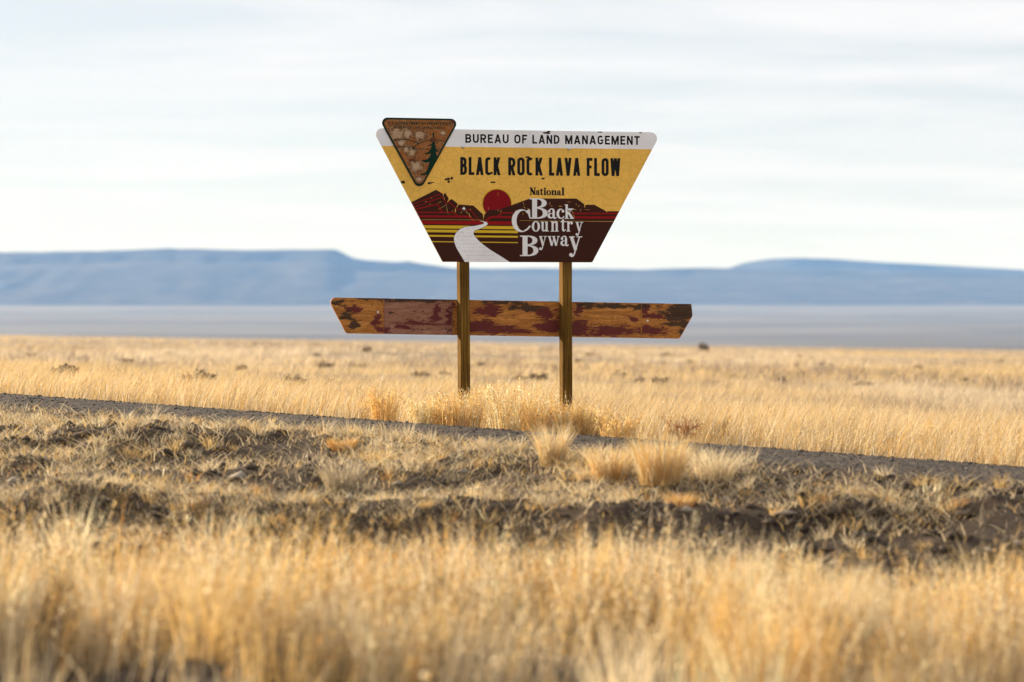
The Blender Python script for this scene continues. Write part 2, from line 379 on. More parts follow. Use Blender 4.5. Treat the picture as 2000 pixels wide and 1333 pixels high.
# book-face serif letters: ordered add / cut polygons, y up
def serif(ch):
    P_, M_ = 1, 0; o = []
    add = lambda p: o.append((P_, p)); cut = lambda p: o.append((M_, p))
    hp = math.pi/2
    if ch == 'B':
        add(ell(.34, .765, .50, .235, 20, -hp, hp, 2.3)); cut(ell(.33, .765, .28, .196, 20, -hp, hp, 2.3))
        add(ell(.34, .265, .55, .265, 20, -hp, hp, 2.3)); cut(ell(.33, .268, .33, .225, 20, -hp, hp, 2.3))
        add(rect(.13, 0, .36, 1)); add(rect(0, 0, .45, .04)); add(rect(0, .96, .45, 1))
    elif ch == 'C':
        add(ell(.45, .5, .45, .5, 40)); cut(ell(.54, .5, .33, .455, 40)); cut(rect(.64, .235, 1.2, .80))
        add([(.80, .99), (.845, .99), (.865, .63), (.825, .63), (.76, .80), (.66, .90), (.70, .95)])
        add(stroke(curve([(.60, .06), (.72, .12), (.86, .27)], 5), [.07]+[.06]*9+[.03]))
    elif ch == 'c':
        add(ell(.42, .5, .42, .5, 32)); cut(ell(.52, .5, .28, .44, 32)); cut(rect(.60, .24, 1.2, .74)); add(ell(.68, .76, .13, .13, 14))
        add(stroke(curve([(.55, .05), (.68, .10), (.80, .26)], 4), [.08]+[.07]*7+[.03]))
    elif ch == 'o':
        add(ell(.42, .5, .42, .5, 32)); cut(ell(.42, .5, .20, .445, 32))
    elif ch == 'a':
        add(ell(.33, .27, .33, .27, 26)); cut(ell(.42, .30, .20, .20, 22))
        add(rect(.52, .14, .74, .74)); add(stroke(curve([(.17, .76), (.26, .93), (.44, .97), (.59, .92), (.64, .70)], 5), [.12]+[.07]*8+[.10]*7+[.16]*4+[.2]))
        add(ell(.17, .74, .125, .125, 14)); add(stroke(curve([(.62, .2), (.68, .05), (.80, .02), (.93, .11)], 4), [.2]+[.15]*5+[.1]*5+[.04]*2))
    elif ch == 'k':
        add(rect(.12, 0, .34, 1.42)); add([(0, 1.36), (0, 1.40), (.34, 1.44), (.34, 1.36)]); add(rect(0, 0, .46, .05))
        add(stroke([(.30, .42), (.82, .98)], .085)); add(rect(.56, .95, 1.0, 1.0))
        add(clip_y(stroke([(.36, .72), (.92, -.05)], .22), 0, 1)); add(rect(.56, 0, 1.06, .05))
    elif ch == 'u':
        add(rect(.12, .22, .33, 1)); add(rect(0, .95, .33, 1)); add(rect(.58, 0, .79, 1)); add(rect(.46, .95, .79, 1)); add(rect(.58, 0, .93, .05))
        add(stroke(curve([(.225, .3), (.25, .12), (.38, .06), (.52, .10), (.62, .24)], 5), [.21]*4+[.17]*5+[.1]*8+[.07]*4))
    elif ch == 'n':
        add(rect(.12, 0, .33, 1)); add(rect(0, .93, .33, .99)); add(rect(0, 0, .44, .05)); add(rect(.60, 0, .81, .72)); add(rect(.48, 0, .93, .05))
        add(stroke(curve([(.31, .76), (.42, .91), (.56, .94), (.68, .88), (.705, .66)], 5), [.07]*4+[.09]*5+[.15]*5+[.21]*7))
    elif ch == 't':
        add(rect(.20, .16, .42, 1.2)); add([(.0, .95), (.2, 1.05), (.42, 1.28), (.42, 1.0), (.68, 1.0), (.68, .93), (0, .93)])
        add(stroke(curve([(.31, .25), (.34, .08), (.48, .04), (.70, .16)], 5), [.22]*4+[.16]*5+[.09]*4+[.05]*3))
    elif ch == 'r':
        add(rect(.12, 0, .34, 1)); add(rect(0, .93, .34, .99)); add(rect(0, 0, .48, .05)); add(stroke(curve([(.32, .72), (.46, .92), (.62, .92)], 4), .09)); add(ell(.66, .84, .13, .14, 14))
    elif ch == 'y':
        add(stroke([(.17, 1.0), (.50, .05)], .22)); add(stroke([(.80, 1.0), (.42, -.14)], .075)); add(rect(0, .955, .44, 1)); add(rect(.58, .955, 1.0, 1))
        add(stroke(curve([(.44, -.08), (.36, -.28), (.26, -.38), (.14, -.36)], 4), .09)); add(ell(.14, -.28, .125, .12, 14))
    elif ch == 'w':
        add(stroke([(.12, 1), (.36, .02)], .15)); add(stroke([(.56, .96), (.36, .02)], .055)); add(stroke([(.50, 1), (.74, .02)], .15)); add(stroke([(.94, 1), (.74, .02)], .055))
        add(rect(0, .955, .30, 1)); add(rect(.38, .955, .66, 1)); add(rect(.82, .955, 1.06, 1))
    elif ch == 'N':
        add(rect(.10, 0, .19, 1)); add(rect(.76, 0, .85, 1)); add(clip_y(stroke([(.04, 1.1), (.86, -.1)], .26), 0, 1))
        add(rect(0, 0, .30, .06)); add(rect(0, .94, .28, 1)); add(rect(.64, .94, .96, 1))
    elif ch == 'i':
        add(rect(.12, 0, .38, 1)); add(rect(0, .92, .38, 1)); add(rect(0, 0, .5, .07)); add(ell(.25, 1.30, .16, .16, 14))
    elif ch == 'l':
        add(rect(.12, 0, .38, 1.45)); add(rect(0, 1.38, .38, 1.45)); add(rect(0, 0, .5, .07))
    return o
def place_serif(ch, x0, y0, x1, y1, bold=0.0):         # fit the letter's own extent into a box (photo pixels, y down)
    ops = serif(ch); xa = [p[0] for s_, pl in ops if s_ for p in pl]; ya = [p[1] for s_, pl in ops if s_ for p in pl]
    a, b_, c_, d = min(xa), max(xa), min(ya), max(ya)
    res = [(s_, [(x0+(p[0]-a)/(b_-a)*(x1-x0), y1-(p[1]-c_)/(d-c_)*(y1-y0)) for p in pl]) for s_, pl in ops]
    return [(s_, grow(pl, bold if s_ else -bold)) for s_, pl in res] if bold else res
def grow(poly, d):
    p = np.array(poly); n = len(p); o_ = []
    ar = sum(p[i-1][0]*p[i][1]-p[i][0]*p[i-1][1] for i in range(n)); sg = 1 if ar > 0 else -1
    for i in range(n):
        a = p[(i+1) % n]-p[i-1]; a /= max(1e-6, np.linalg.norm(a)); o_.append((p[i][0]+a[1]*d*sg, p[i][1]-a[0]*d*sg))
    return o_

def artwork(layers, off, parent):
    """layers: bottom first, (name, material, ops); the first layer is the board outline and clips the rest."""
    verts, faces, lay = [], [], []
    for li, (nm, mt, ops) in enumerate(layers):
        for oi, (s_, poly) in enumerate(ops):
            ar = sum(poly[i-1][0]*poly[i][1]-poly[i][0]*poly[i-1][1] for i in range(len(poly)))
            pl = poly if ar > 0 else poly[::-1]
            clean = [p for i, p in enumerate(pl) if math.hypot(p[0]-pl[i-1][0], p[1]-pl[i-1][1]) > 1e-3]
            faces.append(list(range(len(verts), len(verts)+len(clean)))); verts += [Vector(p) for p in clean]; lay.append((li, oi, s_))
    v2, e2, f2, ov, oe, of = delaunay_2d_cdt(verts, [], faces, 1, 1e-4, True)
    P3 = [(lambda q_: (q_[0], off, q_[1]))(L(p[0], p[1], off)) for p in v2]
    per = {}
    for tri, src in zip(f2, of):
        best = {}
        for s_ in sorted(src): li, oi, sg = lay[s_]; best[li] = sg
        if not best.get(0): continue
        top = max(k for k, sg in best.items() if sg); per.setdefault(top, []).append(tri)
    for li, tris in sorted(per.items()):
        used = {}; f = []
        for tri in tris: f.append([used.setdefault(i, len(used)) for i in tri])
        vs = [P3[i] for i in used]
        a = np.array([vs[i] for i in f[0]]); nrm = np.cross(a[1]-a[0], a[2]-a[0])
        if nrm[1] > 0: f = [t_[::-1] for t_ in f]
        nm, mt, ops = layers[li]
        o = obj(nm, pymesh(nm, vs, f), mt, parent)
        if nm in ('scratches', 'road_scribble', 'emblem_lettering', 'hill_line', 'tree_figure', 'bare_patch'): o['kind'] = 'stuff'
def slab(name, outline, off0, off1, mat, parent, front=True, bevel=0.0):
    a = [L(*p, off0) for p in outline]; n = len(a)
    v = [(p[0], off0, p[1]) for p in a]+[(p[0], off1, p[1]) for p in a]
    area = sum(a[i-1][0]*a[i][1]-a[i][0]*a[i-1][1] for i in range(n))
    f = [[i, (i+1) % n, n+(i+1) % n, n+i] for i in range(n)]+[list(range(n, 2*n))]
    if front: f.append(list(range(n))[::-1])
    if area > 0: f = [k[::-1] for k in f]
    return obj(name, pymesh(name, v, f), mat, parent)

# materials of the sign
def sheeting(name, colr, crack=0.0, rough=0.45, crack_col=(0.10, 0.045, 0.012), scale=9.0):
    m, t, b = material(name, rough); b.inputs['Specular IOR Level'].default_value = 0.12 if rough > 0.5 else 0.25
    P = N(t, 'ShaderNodeTexCoord').outputs['Object']
    c0 = mixc(t, 1.0, colr, ramp(t, [(0.3, (0.88,)*3), (0.7, (1.08,)*3)], noise(t, P, 3.0, 5)), 'MULTIPLY')
    fine = ramp(t, [(0.3, (0.93,)*3), (0.7, (1.05,)*3)], noise(t, P, 160, 2))
    c0 = mixc(t, 1.0, c0, fine, 'MULTIPLY')
    if crack:
        wv = N(t, 'ShaderNodeTexNoise'); wv.inputs['Scale'].default_value = 6; t.links.new(P, wv.inputs['Vector'])
        pv = N(t, 'ShaderNodeVectorMath', operation='MULTIPLY_ADD'); pv.inputs[1].default_value = (0.08,)*3
        t.links.new(wv.outputs['Color'], pv.inputs[0]); t.links.new(P, pv.inputs[2])
        v = N(t, 'ShaderNodeTexVoronoi'); v.feature = 'DISTANCE_TO_EDGE'; v.inputs['Scale'].default_value = scale*1.6; t.links.new(pv.outputs[0], v.inputs['Vector'])
        v2 = N(t, 'ShaderNodeTexVoronoi'); v2.feature = 'DISTANCE_TO_EDGE'; v2.inputs['Scale'].default_value = scale*3.1; t.links.new(pv.outputs[0], v2.inputs['Vector'])
        l1 = ramp(t, [(0.0, (1,)*3), (0.05, (0,)*3)], v.outputs['Distance']); l2 = ramp(t, [(0.0, (0.7,)*3), (0.06, (0,)*3)], v2.outputs['Distance'])
        k = mth(t, 'MULTIPLY', mth(t, 'MAXIMUM', l1, l2), crack)
        c0 = mixc(t, k, c0, crack_col); bump(t, b, mth(t, 'SUBTRACT', 1.0, k), 0.25, 0.002)
    t.links.new(c0, b.inputs['Base Color']); return m
M_white = sheeting('white sheeting', (0.88, 0.88, 0.90)); M_sand = sheeting('yellow sheeting', (0.92, 0.535, 0.088), 0.22)
M_brown = sheeting('brown print', (0.050, 0.0125, 0.0060), rough=0.6); M_red = sheeting('red print', (0.30, 0.006, 0.007), rough=0.6); M_sunred = sheeting('sun red print', (0.24, 0.004, 0.008), rough=0.6)
M_yellow = sheeting('yellow stripe print', (0.72, 0.47, 0.012)); M_black = sheeting('black lettering', (0.010, 0.010, 0.011), rough=0.6)
M_lwhite = sheeting('white lettering', (0.84, 0.83, 0.83)); M_tear = sheeting('torn sheeting', (0.030, 0.020, 0.014), rough=0.8)
M_green = sheeting('green print', (0.003, 0.026, 0.014), rough=0.6); M_ply = sheeting('sign board back', (0.33, 0.24, 0.15), rough=0.8)
M_chip = sheeting('bare patch', (0.12, 0.045, 0.02), rough=0.8)
# crazed emblem face: brown-orange print that has bleached in patches
m, t, b = material('emblem face', 0.6); P = N(t, 'ShaderNodeTexCoord').outputs['Object']
v = N(t, 'ShaderNodeTexVoronoi'); v.feature = 'DISTANCE_TO_EDGE'; v.inputs['Scale'].default_value = 26; t.links.new(P, v.inputs['Vector'])
v2 = N(t, 'ShaderNodeTexVoronoi'); v2.feature = 'DISTANCE_TO_EDGE'; v2.inputs['Scale'].default_value = 60; t.links.new(P, v2.inputs['Vector'])
base = mixc(t, noise(t, P, 7, 4), (0.38, 0.115, 0.010), (0.17, 0.058, 0.010))
dmin = None
for (ex, ey, er) in [(330, 330, 170), (520, 340, 120), (760, 380, 130), (420, 515, 90), (600, 680, 120), (500, 640, 80), (700, 960, 130), (740, 1190, 75), (1190, 330, 60)]:
    q_ = L(*(740+ex/9.52, 225+ey/9.52), -0.0075); vd = N(t, 'ShaderNodeVectorMath', operation='DISTANCE'); vd.inputs[1].default_value = (q_[0], -0.0075, q_[1]); t.links.new(P, vd.inputs[0])
    k = mth(t, 'SUBTRACT', 0.75, mth(t, 'DIVIDE', vd.outputs['Value'], er/9.52/247*3.4)); dmin = k if dmin is None else mth(t, 'MAXIMUM', dmin, k)
n1 = mth(t, 'ADD', mth(t, 'MAXIMUM', dmin, 0.1), mth(t, 'MULTIPLY', mth(t, 'SUBTRACT', noise(t, P, 30, 6, 0.7), 0.5), 0.7))
bl = ramp(t, [(0.52, (0,)*3), (0.66, (1,)*3)], n1)
halo = ramp(t, [(0.44, (0,)*3), (0.52, (1,)*3), (0.60, (0,)*3)], n1)
base = mixc(t, mth(t, 'MULTIPLY', halo, 0.8), base, (0.06, 0.026, 0.010))
base = mixc(t, mth(t, 'MULTIPLY', bl, 0.85), base, (0.50, 0.37, 0.23))
cl = mth(t, 'MAXIMUM', ramp(t, [(0.0, (1,)*3), (0.06, (0,)*3)], v.outputs['Distance']), mth(t, 'MULTIPLY', ramp(t, [(0.0, (0.8,)*3), (0.07, (0,)*3)], v2.outputs['Distance']), mth(t, 'MAXIMUM', bl, halo)))
t.links.new(mixc(t, mth(t, 'MULTIPLY', cl, 0.5), base, (0.44, 0.30, 0.16)), b.inputs['Base Color']); M_emblem = m
m, t, b = material('bolt steel', 0.22); b.inputs['Metallic'].default_value = 1.0; b.inputs['Base Color'].default_value = (0.62, 0.62, 0.63, 1); M_bolt = m

# crops used for tracing: origin and scale
c1 = lambda x, y: (720+x/4.443, 220+y/4.443)
c2 = lambda x, y: (1000+x/4.443, 220+y/4.443)
c6 = lambda x, y: (740+x/9.52, 225+y/9.52)
c7 = lambda x, y: (800+x/8.33, 360+y/8.33)
c8 = lambda x, y: (980+x/8.08, 355+y/8.08)
tr = lambda f, pts: [f(*p) for p in pts]
outline = rounded([(727, 250.6), (1291.5, 259.2), (1156.8, 512.9), (864.5, 511.9)], [11.5, 12.5, 4, 4])
band = [(700, 240), (1310, 240), (1310, 285.3+(1310-746.6)*.01273), (700, 285.3+(700-746.6)*.01273)]
brown = tr(c7, [(-80, 345), (40, 288), (430, 92), (535, 152), (548, 172), (540, 205), (552, 190), (556, 160), (580, 142), (640, 240), (612, 292), (622, 290), (650, 258), (690, 243), (785, 322), (762, 385), (770, 380), (800, 330), (1040, 350), (1192, 490), (1203, 575), (1216, 490), (1300, 418), (1450, 418)]) + \
    tr(c8, [(0, 428), (440, 268), (1180, 268), (1300, 355), (1308, 420), (1318, 375), (1330, 366), (1460, 365), (1648, 468), (1654, 490), (1664, 468), (2100, 468), (2100, 1500), (-1700, 1500), (-1700, 700)])
edge_out = 6/8.33
roadp = tr(c7, curve([(1150, 600), (1205, 607), (1255, 622), (1268, 648), (1240, 682), (1150, 725), (1072, 752), (1040, 792), (1056, 842), (1150, 945), (1300, 1060), (1470, 1166), (1650, 1282)], 5)) + \
    tr(c7, curve([(912, 1290), (850, 1185), (765, 1040), (727, 930), (728, 850), (790, 757), (900, 700), (1060, 680), (1185, 652), (1212, 636), (1195, 615), (1150, 604)], 5))
k7 = 1/8.33
def line7(pts, wd): return (1, stroke(tr(c7, pts), wd*k7))
def band_line(y0, y1, x0, x1, xa, xb, slant):  # stripe following the board's slight slant, crop-7 units
    f = lambda x, y: c7(x, y+(x-500)*slant)
    return (1, [f(x0, y0), f(x1, y0), f(xb, y1), f(xa, y1)])
sl7 = 0.0115
red1 = [line7([(20, 345), (60, 328), (525, 152)], 13), line7([(40, 390), (85, 372), (540, 208), (600, 318), (650, 298), (765, 402), (990, 425), (1150, 607)], 14),
        line7([(60, 422), (105, 410), (460, 325), (522, 450)], 19), line7([(80, 459), (700, 461), (790, 514)], 20),
        line7([(100, 524), (970, 530), (1062, 606)], 33), line7([(1440, 518), (1502, 466), (1900, 472)], 20), line7([(1228, 606), (1325, 534), (1900, 540)], 33),
        (1, tr(c8, [(1105, 494), (1870, 494), (1870, 516), (1105, 516)])), (1, tr(c8, [(1140, 550), (1850, 550), (1850, 584), (1140, 584)]))]
red2 = [(1, tr(c7, [(150, 595), (1900, 612), (1900, 664), (150, 650)]))]
yel = [band_line(672, 722, 100, 1900, 100, 1900, sl7), band_line(742, 785, 100, 1762, 100, 1762, sl7), band_line(828, 858, 100, 1762, 100, 1762, sl7), band_line(930, 945, 100, 1762, 100, 1762, sl7)]
stripe_stop = (0, tr(c8, [(262, 480), (1000, 480), (1000, 1000), (262, 1000)]))
sunc = c7(1422, 320)
def blob(cx, cy, rx, ry, seed, n=13, ang=0.0):
    r_ = random.Random(seed); o_ = []
    for i in range(n):
        k = 2*math.pi*i/n; f = r_.uniform(0.55, 1.25); x, y = rx*f*math.cos(k), ry*f*math.sin(k)
        o_.append((cx+x*math.cos(ang)-y*math.sin(ang), cy+x*math.sin(ang)+y*math.cos(ang)))
    return (1, o_)
tears = [blob(*c1(296, 605), 5, 3.4, 1), blob(*c1(528, 614), 4, 2.6, 2), blob(*c1(552, 607), 5, 1.0, 3), blob(*c1(690, 578), 6.5, 3.2, 4, ang=-.2), blob(*c1(722, 572), 2.8, 3, 41), blob(*c1(694, 600), 3, 2.4, 5),
         blob(*c1(1076, 607), 5.2, 2.2, 6), blob(*c1(1066, 525), 4, 3.4, 7), blob(*c2(138, 390), 6, 2.4, 8), blob(*c2(270, 574), 3.8, 2.6, 9), blob(*c2(80, 602), .8, .8, 10),
         blob(*c2(300, 180), 8, 2.4, 12), blob(*c2(318, 166), 5, 2.0, 13), blob(*c1(462, 787), 3.8, 3.2, 15)]
rust = [blob(*c2(766, 170), 5, 1.6, 21), blob(*c2(1116, 176), 3.2, 1.6, 22), blob(*c2(920, 862), 2, 1, 24), blob(*c7(765, 1246), 1.3, .7, 25)]
rs = random.Random(5); scr = []
def scratch(x, y, ln, a, w_): scr.append((1, stroke([(x-ln/2*math.cos(a), y-ln/2*math.sin(a)), (x, y+rs.uniform(-.3, .3)), (x+ln/2*math.cos(a), y+ln/2*math.sin(a))], [0.12, w_, 0.12])))
for p, ln, a, w_ in [((490, 298), 9, -.35, .5), ((540, 370), 22, -.55, .45), ((610, 410), 22, 1.35, .5), ((745, 430), 9, 1.6, 2.2), ((700, 438), 5, .9, .7), ((885, 375), 7, 1.5, .7), ((840, 465), 7, -1.05, .7), ((930, 458), 9, .9, .9), ((970, 495), 7, 1.3, 1.1), ((990, 525), 5, .8, .9), ((360, 230), 3, 1.2, .6), ((265, 285), 4, -.4, .7), ((330, 325), 5, -.3, .5), ((1440, 160), 8, 1.5, .35), ((1285, 395), 6, 1.3, .5), ((1485, 440), 6, -1.0, .9), ((1440, 430), 4, 1.6, .7), ((565, 235), 6, 1.5, .7), ((990, 412), 3, .2, .8)]: scratch(*c7(*p), ln, a, w_)
for p, ln, a, w_ in [((345, 350), 8, 1.3, .6), ((360, 410), 7, .8, .7), ((220, 465), 6, -.9, .8), ((170, 540), 7, -1.2, .6), ((420, 435), 5, .2, 1.3), ((760, 350), 7, -1.3, .7), ((785, 385), 4, .3, .7), ((925, 392), 8, .1, 1.1), ((1060, 322), 9, .1, .5), ((1175, 360), 5, 1.3, .6), ((1215, 388), 6, -.8, .7), ((1150, 440), 8, .1, .7), ((1245, 450), 6, -1.1, .8), ((1350, 445), 12, .05, .4), ((1120, 480), 7, .9, .7), ((1140, 545), 7, 1.2, .8), ((335, 510), 6, 1.5, .6), ((380, 480), 5, 1.2, .6)]: scratch(*c8(*p), ln, a, w_)
scr.append((1, stroke([c7(200, 580), c7(700, 578), c7(1200, 586)], [.5, .35, .4]))); scr.append((1, stroke([c8(280, 617), c8(900, 622), c8(1760, 632)], [.35, .35, .6])))
rscr = []
for k, (y, xa, xb) in enumerate([(722, 940, 1060), (785, 830, 990), (850, 770, 1030), (912, 745, 1100), (970, 760, 1130), (1032, 790, 1230), (1092, 850, 1330), (1160, 860, 1360), (1222, 900, 1530)]):
    x = xa
    while x < xb:
        ln = rs.uniform(8, 30); rscr.append((1, stroke([c7(x, y+rs.uniform(-3, 3)), c7(x+ln, y+rs.uniform(-5, 5))], rs.uniform(.18, .5)))); x += ln+rs.choice([8, 12, 20, 60])
nat = []
for ch, xa, xb, ya, yb in [('N', 443, 535, 95, 210), ('a', 540, 602, 138, 211), ('t', 602, 655, 112, 212), ('i', 662, 700, 98, 213), ('o', 706, 776, 141, 215), ('n', 781, 868, 140, 214), ('a', 873, 937, 142, 217), ('l', 944, 988, 98, 216)]:
    p0, p1 = c8(xa, ya), c8(xb, yb); nat.append((ch, p0[0], p0[1], p1[0], p1[1]))
lett = []
for ch, xa, ya, xb, yb in [('B', 440, 266, 722, 584), ('a', 722, 426, 866, 587), ('c', 866, 430, 990, 586), ('k', 992, 360, 1142, 586), ('C', 160, 440, 462, 796), ('o', 475, 625, 602, 790), ('u', 614, 634, 742, 788), ('n', 772, 625, 898, 788),
                           ('t', 928, 588, 1012, 788), ('r', 1022, 630, 1120, 788), ('y', 1165, 635, 1286, 856), ('B', 288, 855, 576, 1175), ('y', 588, 857, 716, 1082), ('w', 728, 860, 916, 1016), ('a', 928, 857, 1056, 1020), ('y', 1063, 860, 1270, 1190)]:
    p0, p1 = c8(xa, ya), c8(xb, yb); lett.append((ch, p0[0], p0[1], p1[0], p1[1]))

cut_red = (0, tr(c8, [(215, 440), (1105, 440), (1140, 600), (1140, 760), (170, 760), (150, 560)]))
cut_right = (0, tr(c8, [(600, 400), (2200, 400), (2200, 700), (600, 700)]))
panel = slab('sign_panel', outline, 0.0, 0.013, M_ply, sign, front=False)
panel['label'] = 'trapezoid painted panel with white header band, yellow field and brown mesa landscape'
layers = [('yellow_field', M_sand, [(1, outline)]), ('header_band', M_white, [(1, band)]),
          ('sun_rim', M_yellow, [(1, ell(sunc[0]-.5, sunc[1]-.6, 29.4, 29.6, 44))]), ('red_sun', M_sunred, [(1, ell(sunc[0], sunc[1], 27.9, 28.2, 44))]),
          ('brown_landscape', M_brown, [(1, brown)]), *[('red_stripe', M_red, [q_, cut_red, cut_right]) for q_ in red1[:7]+red2], *[('red_stripe', M_red, [q_]) for q_ in red1[7:]], *[('yellow_stripe', M_yellow, [q_, stripe_stop, (0, tr(c7, rect(x0, 600, x1, 1000)))]) for q_ in yel for x0, x1 in ((900, 2200), (-200, 900))],
          ('scratches', M_sand, scr), ('road_outline', M_brown, [(1, grow(roadp, .75))]), ('winding_road', M_white, [(1, roadp)]), ('road_scribble', M_brown, rscr),
          ]
for wd_, xa, xb in (('BUREAU', 908.8, 993.5), ('OF', 1004.4, 1029.6), ('LAND', 1039.6, 1092.8), ('MANAGEMENT', 1103.6, 1249.4)):
    for p in gothic_line(wd_, xa, 279.4+(xa-908.6)*.0123, xb, 279.4+(xb-908.6)*.0123, 17.3, 3.35, .25, .78): layers.append(('letter', M_black, p))
for wd_, xa, xb in (('BLACK', 898.8, 977.6), ('ROCK', 992.6, 1060.2), ('LAVA', 1072.2, 1133.4), ('FLOW', 1145.8, 1211.6)):
    for p in gothic_line(wd_, xa, 342.2+(xa-898.8)*.0077, xb, 342.2+(xb-898.8)*.0077, 35.2, 5.7, .24, .7): layers.append(('letter', M_black, p))
# each serif letter is its own layer of cuts, gathered under one name
for i, a in enumerate(nat): layers.append(('letter', M_black, place_serif(*a, 0.55)))
for i, a in enumerate(lett): layers.append(('letter', M_lwhite, place_serif(*a, 0.3)))
layers += [('bullet_tear', M_tear, [q_]) for q_ in tears]+[('rust_spot', M_chip, [q_]) for q_ in rust]
artwork(layers, 0.0, panel)
# triangular emblem, a thin plate standing proud of the panel
emo = rounded(tr(c6, [(-12, 44), (1508, 72), (752, 1432)]), [10.6, 10.6, 10.8], 9)
emi = rounded(tr(c6, [(46, 80), (1452, 104), (752, 1362)]), [8.2, 8.2, 8.4], 9)
emb = slab('emblem_plate', emo, -0.0075, -0.0005, M_ply, sign, front=False)
emb['label'] = 'green-edged triangular plate with a tree and faded crazed face'
hl = 15/9.52
st6 = lambda pts, w_: (1, stroke(tr(c6, curve(pts, 5)), w_))
hills = [st6([(265, 480), (350, 458), (450, 452), (560, 466), (650, 496), (740, 540)], 1.6), st6([(620, 632), (690, 570), (800, 505), (900, 478), (1010, 466), (1120, 472), (1250, 510)], 1.6),
         (1, stroke(tr(c6, [(320, 594), (660, 598)]), 1.5)), (1, stroke(tr(c6, [(612, 632), (1180, 640)]), 1.5))]
tree = [(1, tr(c6, [(1012, 296), (1022, 340), (1040, 360), (1026, 362), (1030, 412), (995, 412), (1004, 372), (986, 360), (1004, 340)])),
        (1, tr(c6, [(985, 500), (975, 540), (940, 556), (895, 562), (930, 578), (965, 572), (978, 570), (965, 640), (915, 690), (842, 716), (880, 734), (930, 726), (965, 712), (950, 770), (900, 825), (790, 846), (830, 880), (880, 886), (938, 872), (925, 940), (900, 1020), (850, 1080), (755, 1100), (800, 1124), (850, 1120), (890, 1104), (870, 1180), (845, 1260), (900, 1240), (1090, 770), (1068, 735), (1062, 680), (1085, 690), (1124, 680), (1110, 664), (1072, 650), (1056, 600), (1046, 540), (1046, 480), (1075, 516), (1110, 520), (1080, 500), (1056, 470), (1040, 440), (1000, 440)]))]
artwork([('emblem_border', M_green, [(1, emo)]), ('emblem_face', M_emblem, [(1, emi)]), ('hill_line', M_green, hills), ('tree_figure', M_green, tree),
         ('emblem_lettering', M_green, [q_ for w_ in (gothic_line('U.S. DEPARTMENT OF THE INTERIOR', *c6(172, 180), *c6(1338, 194), 6.2, 1.25, .22, .45), gothic_line('BUREAU OF LAND MANAGEMENT', *c6(285, 252), *c6(1235, 266), 5.0, .95, .24, .6)) for g_ in w_ for q_ in g_]),
         ('bare_patch', M_chip, [(1, tr(c6, [(950, 440), (1000, 418), (1048, 418), (1048, 500), (1010, 500), (1000, 522), (980, 520), (945, 490)])), (1, tr(c6, [(556, 820), (610, 820), (612, 800), (672, 804), (668, 832), (714, 840), (700, 856), (560, 870)])), blob(*c6(1370, 130), 4, 4.4, 77)])],
        -0.0075, emb)
# bolts
def dome(r, h, seg=16, rings=5):
    v, f = [(0, -h, 0)], []
    for i in range(1, rings+1):
        k = i/rings*math.pi/2
        for j in range(seg): a = 2*math.pi*j/seg; v.append((r*math.sin(k)*math.cos(a), -h*math.cos(k), r*math.sin(k)*math.sin(a)))
    for j in range(seg): f.append((0, 1+j, 1+(j+1) % seg))
    for i in range(rings-1):
        for j in range(seg): a = 1+i*seg+j; b_ = 1+i*seg+(j+1) % seg; f.append((a, a+seg, b_+seg, b_))
    return pymesh('bolt', v, f, True)
bm_ = dome(0.015, 0.010)
for p in [(904.3, 287.3), (1110.6, 291), (905.8, 408.6), (1111.3, 410.6)]:
    x, z = L(*p); o = obj('bolt', bm_, M_bolt, panel); o.location = (x, -0.0006, z)

# posts
def wood(name, cols, hz=False):
    m, t, b = material(name, 0.9); b.inputs['Specular IOR Level'].default_value = 0.08; P = N(t, 'ShaderNodeTexCoord').outputs['Object']
    g1 = noise(t, mapped(t, P, (130, 130, 2.2)), 1.0, 7, 0.65, 0.5); g2 = noise(t, mapped(t, P, (240, 240, 4)), 1.0, 3); g3 = noise(t, P, 2.2, 4)
    c0 = ramp(t, [(0.26, cols[0]), (0.48, cols[1]), (0.78, cols[2])], g1)
    c0 = mixc(t, 1.0, c0, ramp(t, [(0.3, (0.45,)*3), (0.65, (1.2,)*3)], g2), 'MULTIPLY')
    c0 = mixc(t, 1.0, c0, ramp(t, [(0.3, (0.6, 0.58, 0.5)), (0.65, (1.1, 1.1, 1.1))], g3), 'MULTIPLY')
    v = N(t, 'ShaderNodeTexVoronoi'); v.inputs['Scale'].default_value = 1; t.links.new(mapped(t, P, (9, 9, 3.2)), v.inputs['Vector'])
    c0 = mixc(t, ramp(t, [(0.05, (0.9,)*3), (0.16, (0,)*3)], v.outputs['Distance']), c0, (0.04, 0.022, 0.01))
    t.links.new(c0, b.inputs['Base Color']); bump(t, b, mth(t, 'ADD', g1, mth(t, 'MULTIPLY', g2, 0.4)), 0.4, 0.004); return m
M_post = wood('treated timber', [(0.040, 0.020, 0.005), (0.150, 0.077, 0.015), (0.40, 0.222, 0.040)])
PD0, PD1 = 0.0135, 0.1185
